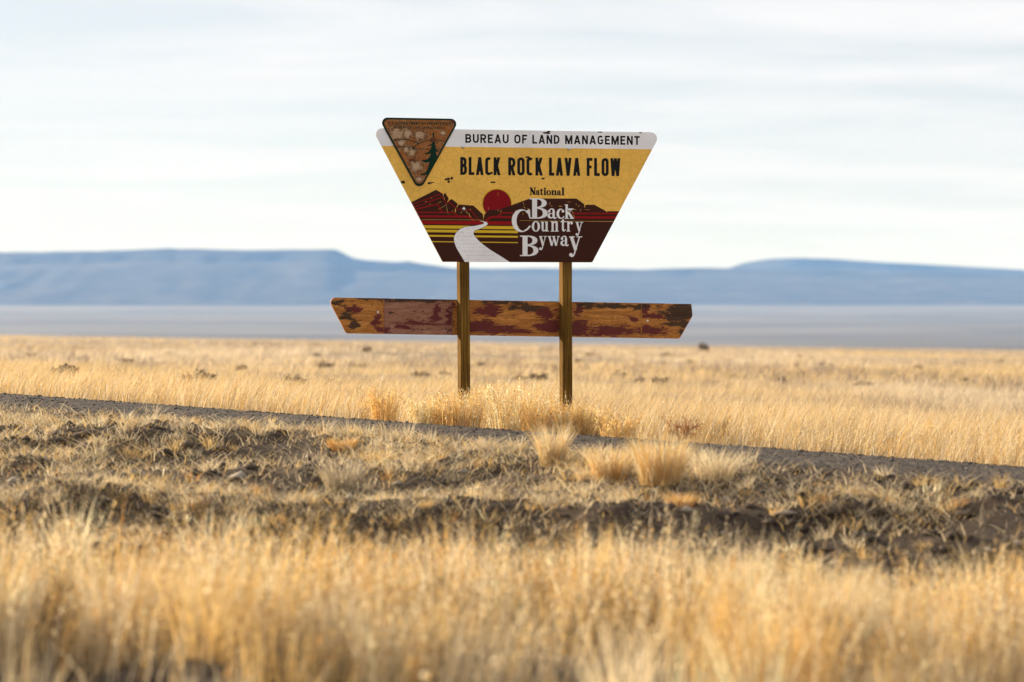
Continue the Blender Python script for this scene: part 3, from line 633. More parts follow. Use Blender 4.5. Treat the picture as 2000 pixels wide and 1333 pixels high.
def post(xa_top, xb_top, xa_bot, xb_bot):
    tl, trr = L(xa_top, 300, PD0), L(xb_top, 300, PD0); bl_, br = L(xa_bot, 800, PD0), L(xb_bot, 800, PD0)
    ext = lambda a, b_, z: a[0]+(b_[0]-a[0])*(z-a[1])/(b_[1]-a[1])
    zt = tl[1]+0.02; zb = -0.55; bv = 0.006; v, f = [], []
    lv = list(np.linspace(zb, zt-bv, 40))+[zt]
    for k, z in enumerate(lv):
        x0, x1 = ext(tl, bl_, z), ext(trr, br, z); s_ = bv if k == len(lv)-1 else 0
        w1 = 0.0012*math.sin(z*5+xa_top); x0 += w1+s_; x1 += w1-s_; y0, y1 = PD0+s_, PD1-s_
        v += [(x0+bv, y0, z), (x1-bv, y0, z), (x1, y0+bv, z), (x1, y1-bv, z), (x1-bv, y1, z), (x0+bv, y1, z), (x0, y1-bv, z), (x0, y0+bv, z)]
    for k in range(len(lv)-1):
        for j in range(8): a = k*8+j; b_ = k*8+(j+1) % 8; f.append((a, b_, b_+8, a+8))
    f.append(tuple(range(len(v)-8, len(v)))); f.append(tuple(range(8))[::-1])
    return obj('post', pymesh('post', v, f), M_post, sign)
p1 = post(897.0, 916.2, 900.5, 918.8)
p2 = post(1099.0, 1117.4, 1099.6, 1118.2)

# the worn plank behind the posts: four boards
BO = PD1+0.0015
blots_m = [(690, 606, 15, 7), (735, 625, 9, 12), (745, 645, 8, 10), (880, 615, 6, 28), (955, 606, 26, 10), (935, 640, 34, 11), (985, 645, 40, 8), (1065, 612, 15, 10), (1075, 637, 26, 13), (1130, 640, 24, 14), (1010, 648, 30, 6), (1200, 649, 55, 9),
           (1262, 604, 8, 14), (1275, 617, 22, 5), (1270, 645, 30, 9), (820, 632, 38, 5), (850, 612, 8, 18), (785, 640, 14, 5), (1128, 603, 7, 14), (1235, 622, 10, 4), (1100, 625, 12, 20), (1190, 640, 30, 6)]
blots_d = [(712, 586, 14, 5), (660, 590, 16, 6), (672, 620, 14, 7), (690, 632, 9, 10), (815, 584, 80, 5.5), (985, 590, 45, 5), (1030, 602, 30, 5), (1190, 597, 55, 5.5), (1330, 612, 30, 23), (1320, 632, 26, 8), (1335, 650, 9, 6), (1245, 600, 12, 8), (1150, 600, 10, 6), (765, 611, 8, 3)]
def field(px, py, blots):
    r_ = np.zeros_like(px); n1, n2 = fbm(px*.05, py*.16, 801, 4)-.5, fbm(px*.05, py*.16, 811, 4)-.5
    px = px+34*n1; py = py+15*n2
    for x, y, a, b_ in blots: r_ = np.maximum(r_, np.exp(-0.62*(((px-x)/a)**2+((py-y)/b_)**2)**0.75))
    return r_
m, t, b = material('worn paint', 0.7); P = N(t, 'ShaderNodeTexCoord').outputs['Object']
st_ = noise(t, mapped(t, P, (5, 5, 42)), 1.0, 8, 0.72, 0.8); f1 = noise(t, mapped(t, P, (22, 22, 90)), 1.0, 9, 0.8); f2 = noise(t, mapped(t, P, (30, 30, 260)), 1.0, 4, 0.6)
pal = attr(t, 'Pal', 'Fac')
och = ramp(t, [(0.25, (0.12, 0.040, 0.006)), (0.48, (0.40, 0.150, 0.022)), (0.68, (0.66, 0.30, 0.075))], st_)
pale = ramp(t, [(0.28, (0.13, 0.045, 0.022)), (0.5, (0.29, 0.125, 0.075)), (0.72, (0.42, 0.225, 0.145))], st_)
c0 = mixc(t, pal, och, pale)
c0 = mixc(t, ramp(t, [(0.56, (0,)*3), (0.68, (0.85,)*3)], f2), c0, (0.08, 0.03, 0.012))
jit = mth(t, 'MULTIPLY', mth(t, 'SUBTRACT', mth(t, 'MULTIPLY', mth(t, 'ADD', f1, st_), 0.5), 0.5), 3.4)
mm = ramp(t, [(0.45, (0,)*3), (0.56, (1,)*3)], mth(t, 'ADD', attr(t, 'Mar', 'Fac'), jit, True))
c0 = mixc(t, mth(t, 'MULTIPLY', mm, 0.96), c0, (0.105, 0.011, 0.012))
jit2 = mth(t, 'MULTIPLY', mth(t, 'SUBTRACT', noise(t, mapped(t, P, (12, 12, 26), (3, 1, 2)), 1.0, 7, 0.7), 0.5), 2.2)
dd = ramp(t, [(0.40, (0,)*3), (0.62, (1,)*3)], mth(t, 'ADD', attr(t, 'Drk', 'Fac'), jit2, True))
c0 = mixc(t, mth(t, 'MULTIPLY', dd, 0.92), c0, ramp(t, [(0.3, (0.007, 0.004, 0.002)), (0.7, (0.046, 0.026, 0.012))], f2))
t.links.new(c0, b.inputs['Base Color']); bump(t, b, mth(t, 'ADD', st_, mth(t, 'MULTIPLY', f2, 0.5)), 0.5, 0.003); M_worn = m
plank_out = rounded([(639.5, 581.2), (1350.4, 594.2), (1351.2, 614.5), (1352.6, 617), (1350, 622), (1327.5, 661.9), (676.5, 651.6)], [10, 1, 0, 0, 0, 8, 7], 6)
plank = obj('plank', None, None, sign); plank['label'] = 'long worn plank with peeling maroon and ochre paint behind the posts'
def clip_x(poly, lo, hi): return [(y, x) for x, y in clip_y([(p[1], p[0]) for p in poly], lo, hi)]
for xa, xb, pl_, lift in [(600, 749.7, 0.0, 0), (750.3, 883.7, 1.0, 0.003), (884.3, 1252.6, 0.0, 0), (1253.1, 1400, 0.0, 0.001)]:
    ol = clip_x(plank_out, xa, xb); ol = [p for i, p in enumerate(ol) if math.hypot(p[0]-ol[i-1][0], p[1]-ol[i-1][1]) > 0.05]
    off = BO-0.0+(0.004-lift)
    xs_ = [p[0] for p in ol]; gx, gy = np.meshgrid(np.arange(min(xs_)+1, max(xs_), 2.0), np.arange(583, 661, 2.0))
    pin = []
    n = len(ol); sgn = sum(ol[i-1][0]*ol[i][1]-ol[i][0]*ol[i-1][1] for i in range(n))
    ok = np.ones(gx.shape, bool)
    for i in range(n):
        a, b_ = ol[i-1], ol[i]; ln = math.hypot(b_[0]-a[0], b_[1]-a[1]); d = ((b_[0]-a[0])*(gy-a[1])-(b_[1]-a[1])*(gx-a[0]))/ln*(1 if sgn > 0 else -1)
        ok &= d > 0.6
    vv = [Vector(p) for p in (ol if sgn > 0 else ol[::-1])]+[Vector((float(x), float(y))) for x, y in zip(gx[ok], gy[ok])]
    v2_, _, f2_, _, _, _ = delaunay_2d_cdt(vv, [], [list(range(n))], 1, 1e-4, True)
    V3 = []; px_ = np.array([p[0] for p in v2_]); py_ = np.array([p[1] for p in v2_])
    for p in v2_: l_ = L(p[0], p[1], off); V3.append((l_[0], off, l_[1]))
    F = [list(t_) for t_ in f2_]
    a = np.array([V3[i] for i in F[0]]); nr = np.cross(a[1]-a[0], a[2]-a[0])
    if nr[1] > 0: F = [t_[::-1] for t_ in F]
    nb = len(V3); bo = [L(p[0], p[1], off) for p in ol]; TH = off+0.020
    V3 += [(p[0], off, p[1]) for p in bo]+[(p[0], TH, p[1]) for p in bo]
    ar = sum(bo[i-1][0]*bo[i][1]-bo[i][0]*bo[i-1][1] for i in range(n)); sd_ = [[nb+i, nb+(i+1) % n, nb+n+(i+1) % n, nb+n+i] for i in range(n)]+[list(range(nb+n, nb+2*n))]
    F += sd_ if ar < 0 else [k[::-1] for k in sd_]
    me = pymesh('board', V3, F)
    full = lambda arr: np.concatenate([arr, [p[0]*0+0.3 for p in ol]*2]).astype(np.float32)
    for nm, arr in (('Mar', field(px_, py_, blots_m)*(1.05 if pl_ else 1.0)), ('Drk', field(px_, py_, blots_d)), ('Pal', np.full(len(px_), pl_))):
        at = me.attributes.new(nm, 'FLOAT', 'POINT'); at.data.foreach_set('value', full(arr) if nm != 'Pal' else np.full(len(V3), pl_, np.float32))
    o = obj('board', me, M_worn, plank)
    if pl_: o['label'] = 'paler nailed-on board with scratched purple-brown paint'
m, t, b = material('screw head', 0.5); b.inputs['Base Color'].default_value = (0.75, 0.75, 0.74, 1); M_screw = m
m, t, b = material('nail hole', 0.9); b.inputs['Base Color'].default_value = (0.010, 0.008, 0.006, 1); M_hole = m
sm = dome(0.0085, 0.003); sm2 = sm.copy(); sm3 = dome(0.006, 0.002)
for p in [(737.9, 610), (1264.7, 626.9)]:
    x, z = L(*p, BO+0.004); o = obj('screw', sm2, M_screw, plank); o.location = (x, BO+0.0022, z)
for p in [(690, 155), (690, 275), (680, 430), (945, 258), (1033, 253), (935, 440), (1025, 445), (1040, 345), (1268, 298), (1272, 437), (1255, 155)]:
    q_ = (630+p[0]/5.263, 560+p[1]/5.263); x, z = L(*q_, BO+0.001); o = obj('nail', sm3, M_hole, plank); o.location = (x, BO+0.0004, z)

# ------------------------------------------------------------------ grass and plants
def grass_mat(name, trans=0.45):
    m = bpy.data.materials.new(name); m.use_nodes = True; t = m.node_tree; t.nodes.remove(t.nodes['Principled BSDF'])
    o = t.nodes['Material Output']; c0 = attr(t, 'Col')
    d = N(t, 'ShaderNodeBsdfDiffuse'); tr_ = N(t, 'ShaderNodeBsdfTranslucent'); g_ = N(t, 'ShaderNodeBsdfGlossy'); g_.inputs['Roughness'].default_value = 0.45
    t.links.new(c0, d.inputs[0]); t.links.new(c0, tr_.inputs[0]); g_.inputs[0].default_value = (0.9, 0.85, 0.75, 1)
    mx_ = N(t, 'ShaderNodeMixShader'); mx_.inputs[0].default_value = trans; t.links.new(d.outputs[0], mx_.inputs[1]); t.links.new(tr_.outputs[0], mx_.inputs[2])
    m2 = N(t, 'ShaderNodeMixShader'); m2.inputs[0].default_value = 0.05; t.links.new(mx_.outputs[0], m2.inputs[1]); t.links.new(g_.outputs[0], m2.inputs[2])
    t.links.new(m2.outputs[0], o.inputs['Surface']); return m
M_grass = grass_mat('dry grass', 0.55)
PALE = np.array([0.72, 0.58, 0.37]); GOLD = np.array([0.64, 0.43, 0.165]); ORANGE = np.array([0.50, 0.27, 0.075]); GREY = np.array([0.36, 0.29, 0.20]); RUST = np.array([0.26, 0.12, 0.05]); OLIVE = np.array([0.20, 0.19, 0.07])
def pick_cols(n, pals, wts, r_, var=0.22):
    k = r_.choice(len(pals), n, p=np.array(wts)/sum(wts)); return np.array(pals)[k]*(1+var*(r_.random((n, 1))*2-1))
def blades(root, h, wd, az, lean, segs, colr, r_, base_dark=True, face=None):
    n = len(root); t_ = np.linspace(0, 1, segs+1)
    d = np.stack([np.cos(az), np.sin(az), np.zeros(n)], 1)
    fa = r_.random(n)*math.pi*2 if face is None else face
    sdv = np.stack([np.cos(fa), np.sin(fa), np.zeros(n)], 1)
    vs = []
    for k in t_:
        c_ = root+np.array([0, 0, 1])*(h*k*(1-0.30*lean*k))[:, None]+d*(h*lean*(0.25*k+0.75*k*k))[:, None]
        wk = (wd*(1-k)**0.6*0.5+0.0002)[:, None]; vs += [c_-sdv*wk, c_+sdv*wk]
    V = np.stack(vs, 1).reshape(-1, 3); m_ = 2*(segs+1); bi = np.arange(n)[:, None]*m_
    qs = [np.concatenate([bi+2*k, bi+2*k+1, bi+2*k+3, bi+2*k+2], 1) for k in range(segs)]
    Q = np.stack(qs, 1).reshape(-1, 4); C = np.repeat(colr, m_, 0)
    return V, Q, C
def plumes(root, h, az, lean, colr, r_, k=16, start=0.35, size=0.013, spread=0.018, stemw=0.0022):
    n = len(root); V1, Q1, C1 = blades(root, h, np.full(n, stemw*1.6), az, lean, 4, colr*0.85, r_)
    d = np.stack([np.cos(az), np.sin(az), np.zeros(n)], 1)
    u = start+(1-start)*r_.random((n, k))
    c_ = root[:, None]+np.array([0, 0, 1])*(h[:, None]*u*(1-0.30*lean[:, None]*u))[..., None]+d[:, None]*(h[:, None]*lean[:, None]*(0.25*u+0.75*u*u))[..., None]
    fall = (1.15-u)[..., None]
    c_ = c_+r_.normal(0, 1, (n, k, 3))*spread*fall*np.array([1, 1, 0.6])
    c_ = c_.reshape(-1, 3); nn = len(c_); a = r_.normal(0, 1, (nn, 3)); a[:, 2] = np.abs(a[:, 2])+0.6; a /= np.linalg.norm(a, axis=1)[:, None]
    b_ = np.cross(a, r_.normal(0, 1, (nn, 3))); b_ /= np.linalg.norm(b_, axis=1)[:, None]
    ln = size*(0.5+r_.random((nn, 1))); w_ = ln*0.28
    V2 = np.stack([c_-a*ln*.5, c_+b_*w_, c_+a*ln*.5, c_-b_*w_], 1).reshape(-1, 3); Q2 = np.arange(nn*4).reshape(-1, 4)
    C2 = np.repeat(np.repeat(colr, k, 0)*(0.85+0.4*r_.random((nn, 1))), 4, 0)
    return np.concatenate([V1, V2]), np.concatenate([Q1, Q2+len(V1)]), np.concatenate([C1, C2])
def merge(parts):
    V, Q, C, n = [], [], [], 0
    for v_, q_, c_ in parts: V.append(v_); Q.append(q_+n); C.append(c_); n += len(v_)
    return np.concatenate(V), np.concatenate(Q), np.concatenate(C)
def scatter(n, x0, x1, y0, y1, r_, keep):
    x = r_.uniform(x0, x1, n); y = r_.uniform(y0, y1, n); k = r_.random(n) < keep(x, y); return x[k], y[k]
def stand(name, parts, label=None, cat=None):
    v_, q_, c_ = merge(parts); o = obj(name, quadmesh(name, v_, q_, np.clip(c_, 0, 0.85)), M_grass, None, kind='stuff')
    if label: o['label'] = label; o['category'] = cat
    return o
inview = lambda x, y, mrg=1.4: (np.abs(x) < 0.235*np.abs(y)+mrg)
# roadside grass round the sign
r_ = np.random.default_rng(21)
def keepA(x, y):
    a = across(x, y); den = 0.35+0.65*sstep(0.35, 0.6, fbm(x*1.6, y*1.6, 201, 3))
    return inview(x, y)*sstep(-0.02, -0.22, a)*den*(1-0.55*sstep(22, 28, y))
parts = []
x, y = scatter(190000, -7.5, 7.5, 14, 29, r_, keepA); n = len(x)
hn = fbm(x*0.9, y*0.9, 205, 3); edge = np.exp(-((-across(x, y))/1.0)**2)
h = (0.12+0.23*hn+0.04*edge)*(0.55+0.7*r_.random(n))
parts.append(blades(np.stack([x, y, H(x, y)-0.01], 1), h, 0.0022+0.0022*r_.random(n), r_.normal(0.15, 1.0, n), 0.25+0.55*r_.random(n), 3, pick_cols(n, [PALE, GOLD, ORANGE, GREY], [5, 4.5, 1.0, 0.7], r_), r_))
x, y = scatter(15000, -7, 7, 14.5, 24, r_, lambda x, y: inview(x, y)*sstep(-0.03, -0.25, across(x, y))*np.exp(across(x, y)/2.4)*(0.15+0.85*sstep(0.42, 0.6, fbm(x*1.5, y*1.5, 211, 2)))); n = len(x)
h = (0.15+0.20*fbm(x*1.2, y*1.2, 213, 2))*(0.6+0.6*r_.random(n))
parts.append(plumes(np.stack([x, y, H(x, y)-0.01], 1), h, r_.normal(0.1, 1.2, n), 0.08+0.3*r_.random(n), pick_cols(n, [PALE, GOLD, ORANGE, RUST], [3, 5, 2.2, 0.3], r_), r_, 14, 0.25, 0.011, 0.012))
x, y = scatter(26000, -7, 7, 13, 25, r_, lambda x, y: inview(x, y)*sstep(-0.04, -0.15, across(x, y))*sstep(-1.5, -0.5, across(x, y))*(0.10+0.90*sstep(0.40, 0.60, fbm(x*2.2, y*2.2, 217, 2)))); n = len(x)
h = (0.10+0.24*fbm(x*1.7, y*1.7, 219, 2))*(0.6+0.7*r_.random(n))
parts.append(plumes(np.stack([x, y, H(x, y)-0.01], 1), h, r_.normal(0.1, 1.2, n), 0.08+0.3*r_.random(n), pick_cols(n, [PALE*1.05, GOLD*1.1, ORANGE, RUST], [4, 5, 1.6, 0.2], r_), r_, 10, 0.3, 0.010, 0.012))
stand('roadside_grass', parts, 'golden dry grass growing round the sign posts beyond the lane', 'grass')
# the plain
r_ = np.random.default_rng(22); parts = []
def tufts(n, y0, y1, per, hh, ww, sd_, segs=2, dens_scale=0.12, thr=(0.38, 0.58)):
    y = np.exp(r_.uniform(math.log(y0), math.log(y1), n)) if y1/y0 > 2 else r_.uniform(y0, y1, n)
    x = r_.uniform(-1, 1, n)*(0.25*y+1.5)
    k = r_.random(n) < 0.3+0.7*sstep(*thr, fbm(x*dens_scale, y*dens_scale*0.6, sd_, 3)); x, y = x[k], y[k]; n = len(x)
    tone = fbm(x*0.09, y*0.05, sd_+9, 3)[:, None]; tone = sstep(0.35, 0.65, tone)
    c_ = (np.array([0.62, 0.50, 0.345])*(1-tone)+np.array([0.62, 0.45, 0.225])*tone)*(0.85+0.25*r_.random((n, 1)))
    g_ = r_.random(n) < 0.55*sstep(.44, .62, fbm(x*dens_scale*1.6, y*dens_scale, sd_+5, 3)); c_[g_] = np.array([0.27, 0.20, 0.145])*(.6+.8*r_.random((int(g_.sum()), 1)))
    th = hh*(0.6+0.8*r_.random(n)); rx = np.repeat(x, per)+r_.normal(0, 1, n*per)*np.repeat(th, per)*0.55; ry = np.repeat(y, per)+r_.normal(0, 1, n*per)*np.repeat(th, per)*0.55
    N_ = n*per
    return blades(np.stack([rx, ry, H(rx, ry)-0.01], 1), np.repeat(th, per)*(0.6+0.6*r_.random(N_)), ww*(0.6+0.8*r_.random(N_)), r_.normal(0.2, 1.5, N_), 0.25+0.6*r_.random(N_), segs, np.repeat(c_, per, 0)*(0.85+0.3*r_.random((N_, 1))), r_)
parts.append(tufts(9000, 24, 55, 15, 0.20, 0.006, 301, 2, 0.25))
parts.append(tufts(10500, 50, 180, 11, 0.26, 0.016, 311, 2, 0.08))
parts.append(tufts(9000, 160, 1100, 9, 0.32, 0.06, 321, 1, 0.02))
stand('plain_grass', parts, 'pale straw grass covering the flat plain behind the sign', 'grass')
# verge and bank: sparse litter and short tufts on the dark soil
r_ = np.random.default_rng(23); parts = []
def keepV(x, y):
    b_ = across(x, y)-ROADW; den = 0.27+0.73*sstep(0.42, 0.58, fbm(x*1.5+3, y*1.5, 401, 3))
    return inview(x, y, 1.3)*sstep(-0.05, 0.35, b_)*sstep(9.5, 10.8, y)*den*(1-0.8*np.exp(-((y-12.7)/0.22)**2))
x, y = scatter(180000, -6, 6, 9.4, 20, r_, keepV); n = len(x)
parts.append(blades(np.stack([x, y, H(x, y)-0.005], 1), (0.03+0.09*r_.random(n)**2)*(0.6+0.8*fbm(x*2, y*2, 405, 2)), 0.003+0.003*r_.random(n), r_.random(n)*6.28, 0.4+1.0*r_.random(n), 2, pick_cols(n, [PALE, GOLD, GREY, ORANGE, OLIVE], [5, 3, 2.4, 0.6, 0.8], r_), r_))
x, y = scatter(26000, -6, 6, 9.4, 20, r_, keepV); n = len(x)   # fallen stems
parts.append(blades(np.stack([x, y, H(x, y)+0.012], 1), 0.10+0.14*r_.random(n), 0.003+0.003*r_.random(n), r_.random(n)*6.28, 1.9+0.8*r_.random(n), 2, pick_cols(n, [PALE*1.1, GREY*1.3, GOLD], [5, 2, 1.5], r_), r_))
def clumps(x, y, per, rad, hh, wd, pals, wts, lean, segs=2):
    n = len(x); th = hh*(0.55+0.8*r_.random(n)); c_ = pick_cols(n, pals, wts, r_, .2); N_ = n*per
    a = r_.random(N_)*6.28; rr_ = np.repeat(rad*(0.6+0.8*r_.random(n)), per)*np.sqrt(r_.random(N_))
    X_ = np.repeat(x, per)+rr_*np.cos(a); Y_ = np.repeat(y, per)+rr_*np.sin(a)
    return blades(np.stack([X_, Y_, H(X_, Y_)-0.01], 1), np.repeat(th, per)*(0.45+0.7*r_.random(N_)), wd*(0.6+0.8*r_.random(N_)), a+r_.normal(0, .6, N_), lean*(.3+r_.random(N_)), segs, np.repeat(c_, per, 0)*(0.8+0.4*r_.random((N_, 1))), r_)
x, y = scatter(3300, -6, 6, 9.6, 18, r_, keepV)
parts.append(clumps(x, y, 34, 0.04, 0.085, 0.004, [PALE, GOLD, GREY, ORANGE], [5, 3, 1.5, .6], 0.7))
x, y = scatter(2900, -6, 6, 11, 20, r_, lambda x, y: inview(x, y, 1.3)*np.exp(-((across(x, y)-ROADW-0.15)/0.3)**2)*(0.1+.9*sstep(.45, .6, fbm(x*1.4, y*1.4, 421, 2))))
parts.append(clumps(x, y, 30, 0.05, 0.12, 0.004, [PALE, GOLD, GREY], [5, 3, 1], 0.6))
stand('verge_grass', parts, 'sparse short dry grass and fallen stems on the dark bank', 'grass')
# tall grass in the ditch, close to the camera
r_ = np.random.default_rng(24); parts = []
def keepD(x, y):
    yd = bank_lines(x)[1]+0.5+0.7*(fbm(x*1.5, x*0, 509, 2)-0.5); den = 0.05+0.95*sstep(0.34, 0.50, fbm(x*1.7, y*1.5, 501, 3))
    return inview(x, y, 1.3)*sstep(0.3, -0.5, y-yd)*den*(0.035+0.965*sstep(8.0, 8.9, y+0.8*(fbm(x*1.1, x*0+3, 511, 2)-.5)))
x, y = scatter(58000, -4.1, 4.1, 4.6, 11.5, r_, keepD); n = len(x)
hh = 0.10+0.24*fbm(x*1.2, y*1.2, 507, 3)
tone = sstep(0.35, 0.65, fbm(x*1.6, y*1.6, 503, 3))[:, None]
cc = (PALE*(1-tone)+GOLD*tone)*(0.75+0.45*r_.random((n, 1))); g_ = r_.random(n) < 0.06; cc[g_] = ORANGE; g_ = r_.random(n) < 0.06; cc[g_] = GREY
parts.append(blades(np.stack([x, y, H(x, y)-0.01], 1), hh*(0.5+0.8*r_.random(n)), 0.0028+0.003*r_.random(n), r_.normal(0.2, 1.3, n), 0.15+0.5*r_.random(n), 3, cc, r_))
x, y = scatter(11500, -4.1, 4.1, 4.6, 11.5, r_, keepD); n = len(x)
parts.append(plumes(np.stack([x, y, H(x, y)-0.01], 1), (0.25+0.20*r_.random(n)), r_.normal(0.3, 1.2, n), 0.1+0.3*r_.random(n), pick_cols(n, [PALE, GOLD, ORANGE], [5, 4, 1], r_), r_, 16, 0.4, 0.014, 0.013))
x, y = scatter(2700, -4.1, 4.1, 4.8, 11.3, r_, lambda x, y: keepD(x, y)*(0.1+0.9*sstep(.38, .55, fbm(x*.9, y*.8, 521, 2))))
parts.append(clumps(x, y, 62, 0.09, 0.34, 0.0055, [PALE*1.08, GOLD*1.1, ORANGE, GREY], [7, 4.5, .5, .25], 0.3, 3))
stand('ditch_grass', parts, 'tall golden grass filling the ditch in front of the bank', 'grass')

# countable plants
def tuft_mesh(seed, nb, rad, hh, lean, pals, wts, npl=0, wd=0.0035, k=18):
    r_ = np.random.default_rng(seed); a = r_.random(nb)*6.28; rr = rad*np.sqrt(r_.random(nb))
    root = np.stack([rr*np.cos(a), rr*np.sin(a), np.full(nb, -0.02)], 1)
    pt = [blades(root, hh*(0.5+0.6*r_.random(nb)), wd*(0.6+0.8*r_.random(nb)), a+r_.normal(0, 0.6, nb), lean*(0.4+r_.random(nb)), 3, pick_cols(nb, pals, wts, r_), r_)]
    if npl:
        a = r_.random(npl)*6.28; rr = rad*np.sqrt(r_.random(npl))
        pt.append(plumes(np.stack([rr*np.cos(a), rr*np.sin(a), np.full(npl, -0.02)], 1), hh*(0.75+0.5*r_.random(npl)), a+r_.normal(0, 0.5, npl), lean*(0.3+0.7*r_.random(npl)), pick_cols(npl, pals, wts, r_), r_, k, 0.25, 0.012, 0.013))
    v_, q_, c_ = merge(pt); return quadmesh('tuft', v_, q_, np.clip(c_, 0, 0.85))
def plant(name, px, py, me, label, cat, group=None):
    x, y, z = ground_hit(px, py); o = obj(name, me, M_grass); o.location = (x, y, z); o['label'] = label; o['category'] = cat
    if group: o['group'] = group
    return o
gB = 'bunchgrass tufts on the bank below the lane'
for i, (px, py, nb, rad, hh, ln, pals, wts, lab) in enumerate([
    (1078, 908, 480, 0.06, 0.21, 0.45, [PALE, GOLD], [4, 2], 'upright pale tuft rising across the dark lane below the right post'),
    (1112, 918, 260, 0.05, 0.075, 0.6, [PALE, GOLD, ORANGE], [2, 3, 1], 'low golden tuft just beside the tall pale tuft on the bank'),
    (1192, 942, 520, 0.075, 0.185, 0.6, [PALE, GOLD, ORANGE], [3, 4, 1], 'spreading golden tuft on the bank with a dark hollow under it'),
    (1290, 940, 760, 0.10, 0.23, 0.5, [PALE, GOLD], [3, 4], 'largest bright tuft on the bank, below the brown weed'),
    (1330, 985, 260, 0.055, 0.07, 0.8, [GOLD, ORANGE], [3, 3], 'small orange tuft low on the bank under the largest tuft'),
    (1395, 932, 360, 0.09, 0.16, 0.8, [PALE, GREY], [4, 1], 'straggly pale tuft beside the lane at the right of the bank'),
    (668, 880, 460, 0.065, 0.085, 0.6, [GOLD, ORANGE], [3, 3], 'rounded orange tuft at the top of the bank on the left'),
    (668, 962, 420, 0.075, 0.16, 0.5, [GREY, PALE], [4, 1], 'greyish brown tuft standing lower on the left bank'),
    (1150, 935, 260, 0.06, 0.08, 0.8, [PALE, GOLD], [3, 2], 'thin pale tuft between the upright tuft and the spreading tuft')]):
    plant('grass_tuft', px, py, tuft_mesh(600+i, nb, rad*1.15, hh*1.35, ln*0.85, [np.minimum(c_*1.1, .82) for c_ in pals], wts), lab, 'grass tuft', gB)
gS = 'bushy golden weeds at the foot of the sign'
for i, (px, py, nb, npl, rad, hh, ln, pals, wts, lab) in enumerate([
    (899, 838, 60, 170, 0.10, 0.27, 0.35, [GOLD, ORANGE, PALE], [4, 3, 2], 'bushy golden weed hiding the foot of the left post'),
    (955, 838, 60, 210, 0.13, 0.31, 0.35, [GOLD, PALE, ORANGE], [4, 3, 2], 'tall golden weed just right of the left post'),
    (1012, 846, 60, 240, 0.15, 0.33, 0.35, [GOLD, PALE, ORANGE], [4, 3, 2], 'tallest golden weed midway between the two posts'),
    (1058, 850, 50, 150, 0.10, 0.22, 0.3, [GOLD, ORANGE], [3, 3], 'darker golden weed just left of the right post'),
    (1112, 853, 50, 180, 0.10, 0.23, 0.35, [GOLD, ORANGE, PALE], [3, 3, 2], 'golden weed hiding the foot of the right post'),
    (1152, 856, 50, 150, 0.09, 0.21, 0.4, [GOLD, ORANGE, RUST], [4, 3, .6], 'pointed golden weed just right of the right post'),
    (748, 826, 40, 130, 0.07, 0.24, 0.25, [GOLD, ORANGE], [4, 3], 'narrow upright golden weed under the plank near its left end'),
    (728, 824, 30, 90, 0.06, 0.17, 0.25, [GOLD, ORANGE], [4, 3], 'short orange weed at the lane edge left of the narrow upright weed'),
    (825, 832, 30, 110, 0.07, 0.20, 0.3, [PALE, GOLD], [3, 4], 'pale golden weed at the lane edge left of the left post'),
    (872, 836, 30, 90, 0.06, 0.15, 0.3, [GOLD, ORANGE], [3, 3], 'short orange weed close against the left post'),
    (1208, 862, 30, 110, 0.08, 0.18, 0.35, [GOLD, ORANGE], [4, 2], 'low golden weed between the right post and the brown weed'),
    (1392, 872, 30, 120, 0.09, 0.20, 0.35, [GOLD, ORANGE, RUST], [4, 2, .8], 'golden weed at the lane edge right of the brown weed')]):
    plant('golden_weed', px, py, tuft_mesh(700+i, nb, rad*1.45, hh*1.08, ln*1.15, [np.minimum(c_*1.22, .8) for c_ in pals], wts, npl, 0.0028, 12), lab, 'weed', gS)
# branching red-brown weed
def branchy(seed, n, hh, pal, leaf=10, size=0.010):
    r_ = np.random.default_rng(seed); V, Q, C, cnt = [], [], [], 0
    pts = []
    def grow_(p, d, ln, w_, lev):
        nonlocal cnt
        q_ = p+d*ln; s_ = np.cross(d, r_.normal(0, 1, 3)); s_ /= np.linalg.norm(s_); s2 = np.cross(d, s_)
        for sv in (s_, s2):
            V.append(np.stack([p-sv*w_, p+sv*w_, q_+sv*w_*.6, q_-sv*w_*.6])); Q.append(np.arange(4)+cnt); cnt += 4; C.append(np.repeat([pal*(0.7+0.5*r_.random())], 4, 0))
        if lev == 0:
            for _ in range(leaf):
                c_ = p+d*ln*r_.uniform(0.1, 1.1)+r_.normal(0, 0.006, 3); a = r_.normal(0, 1, 3); a /= np.linalg.norm(a); b_ = np.cross(a, r_.normal(0, 1, 3)); b_ /= np.linalg.norm(b_); l_ = size*r_.uniform(.5, 1.3)
                V.append(np.stack([c_-a*l_*.5, c_+b_*l_*.3, c_+a*l_*.5, c_-b_*l_*.3])); Q.append(np.arange(4)+cnt); cnt += 4; C.append(np.repeat([pal*(0.8+0.9*r_.random())], 4, 0))
            return
        for _ in range(r_.integers(2, 4)):
            nd = d+r_.normal(0, 0.45, 3); nd[2] = abs(nd[2])*0.8+0.1; nd /= np.linalg.norm(nd); grow_(p+d*ln*r_.uniform(.5, 1.0), nd, ln*r_.uniform(.6, .85), w_*.7, lev-1)
    for _ in range(n):
        a = r_.random()*6.28; d = np.array([math.cos(a)*.7, math.sin(a)*.7, 1.0]); d /= np.linalg.norm(d); grow_(np.array([0, 0, -.01]), d, hh*0.32*r_.uniform(.7, 1.2), 0.0022, 3)
    return quadmesh('weed', np.concatenate(V), np.stack(Q), np.clip(np.concatenate(C), 0, .8))
plant('brown_weed', 1325, 868, branchy(9, 9, 0.27, RUST*1.15), 'branching red-brown dead weed at the lane edge right of the sign', 'weed')
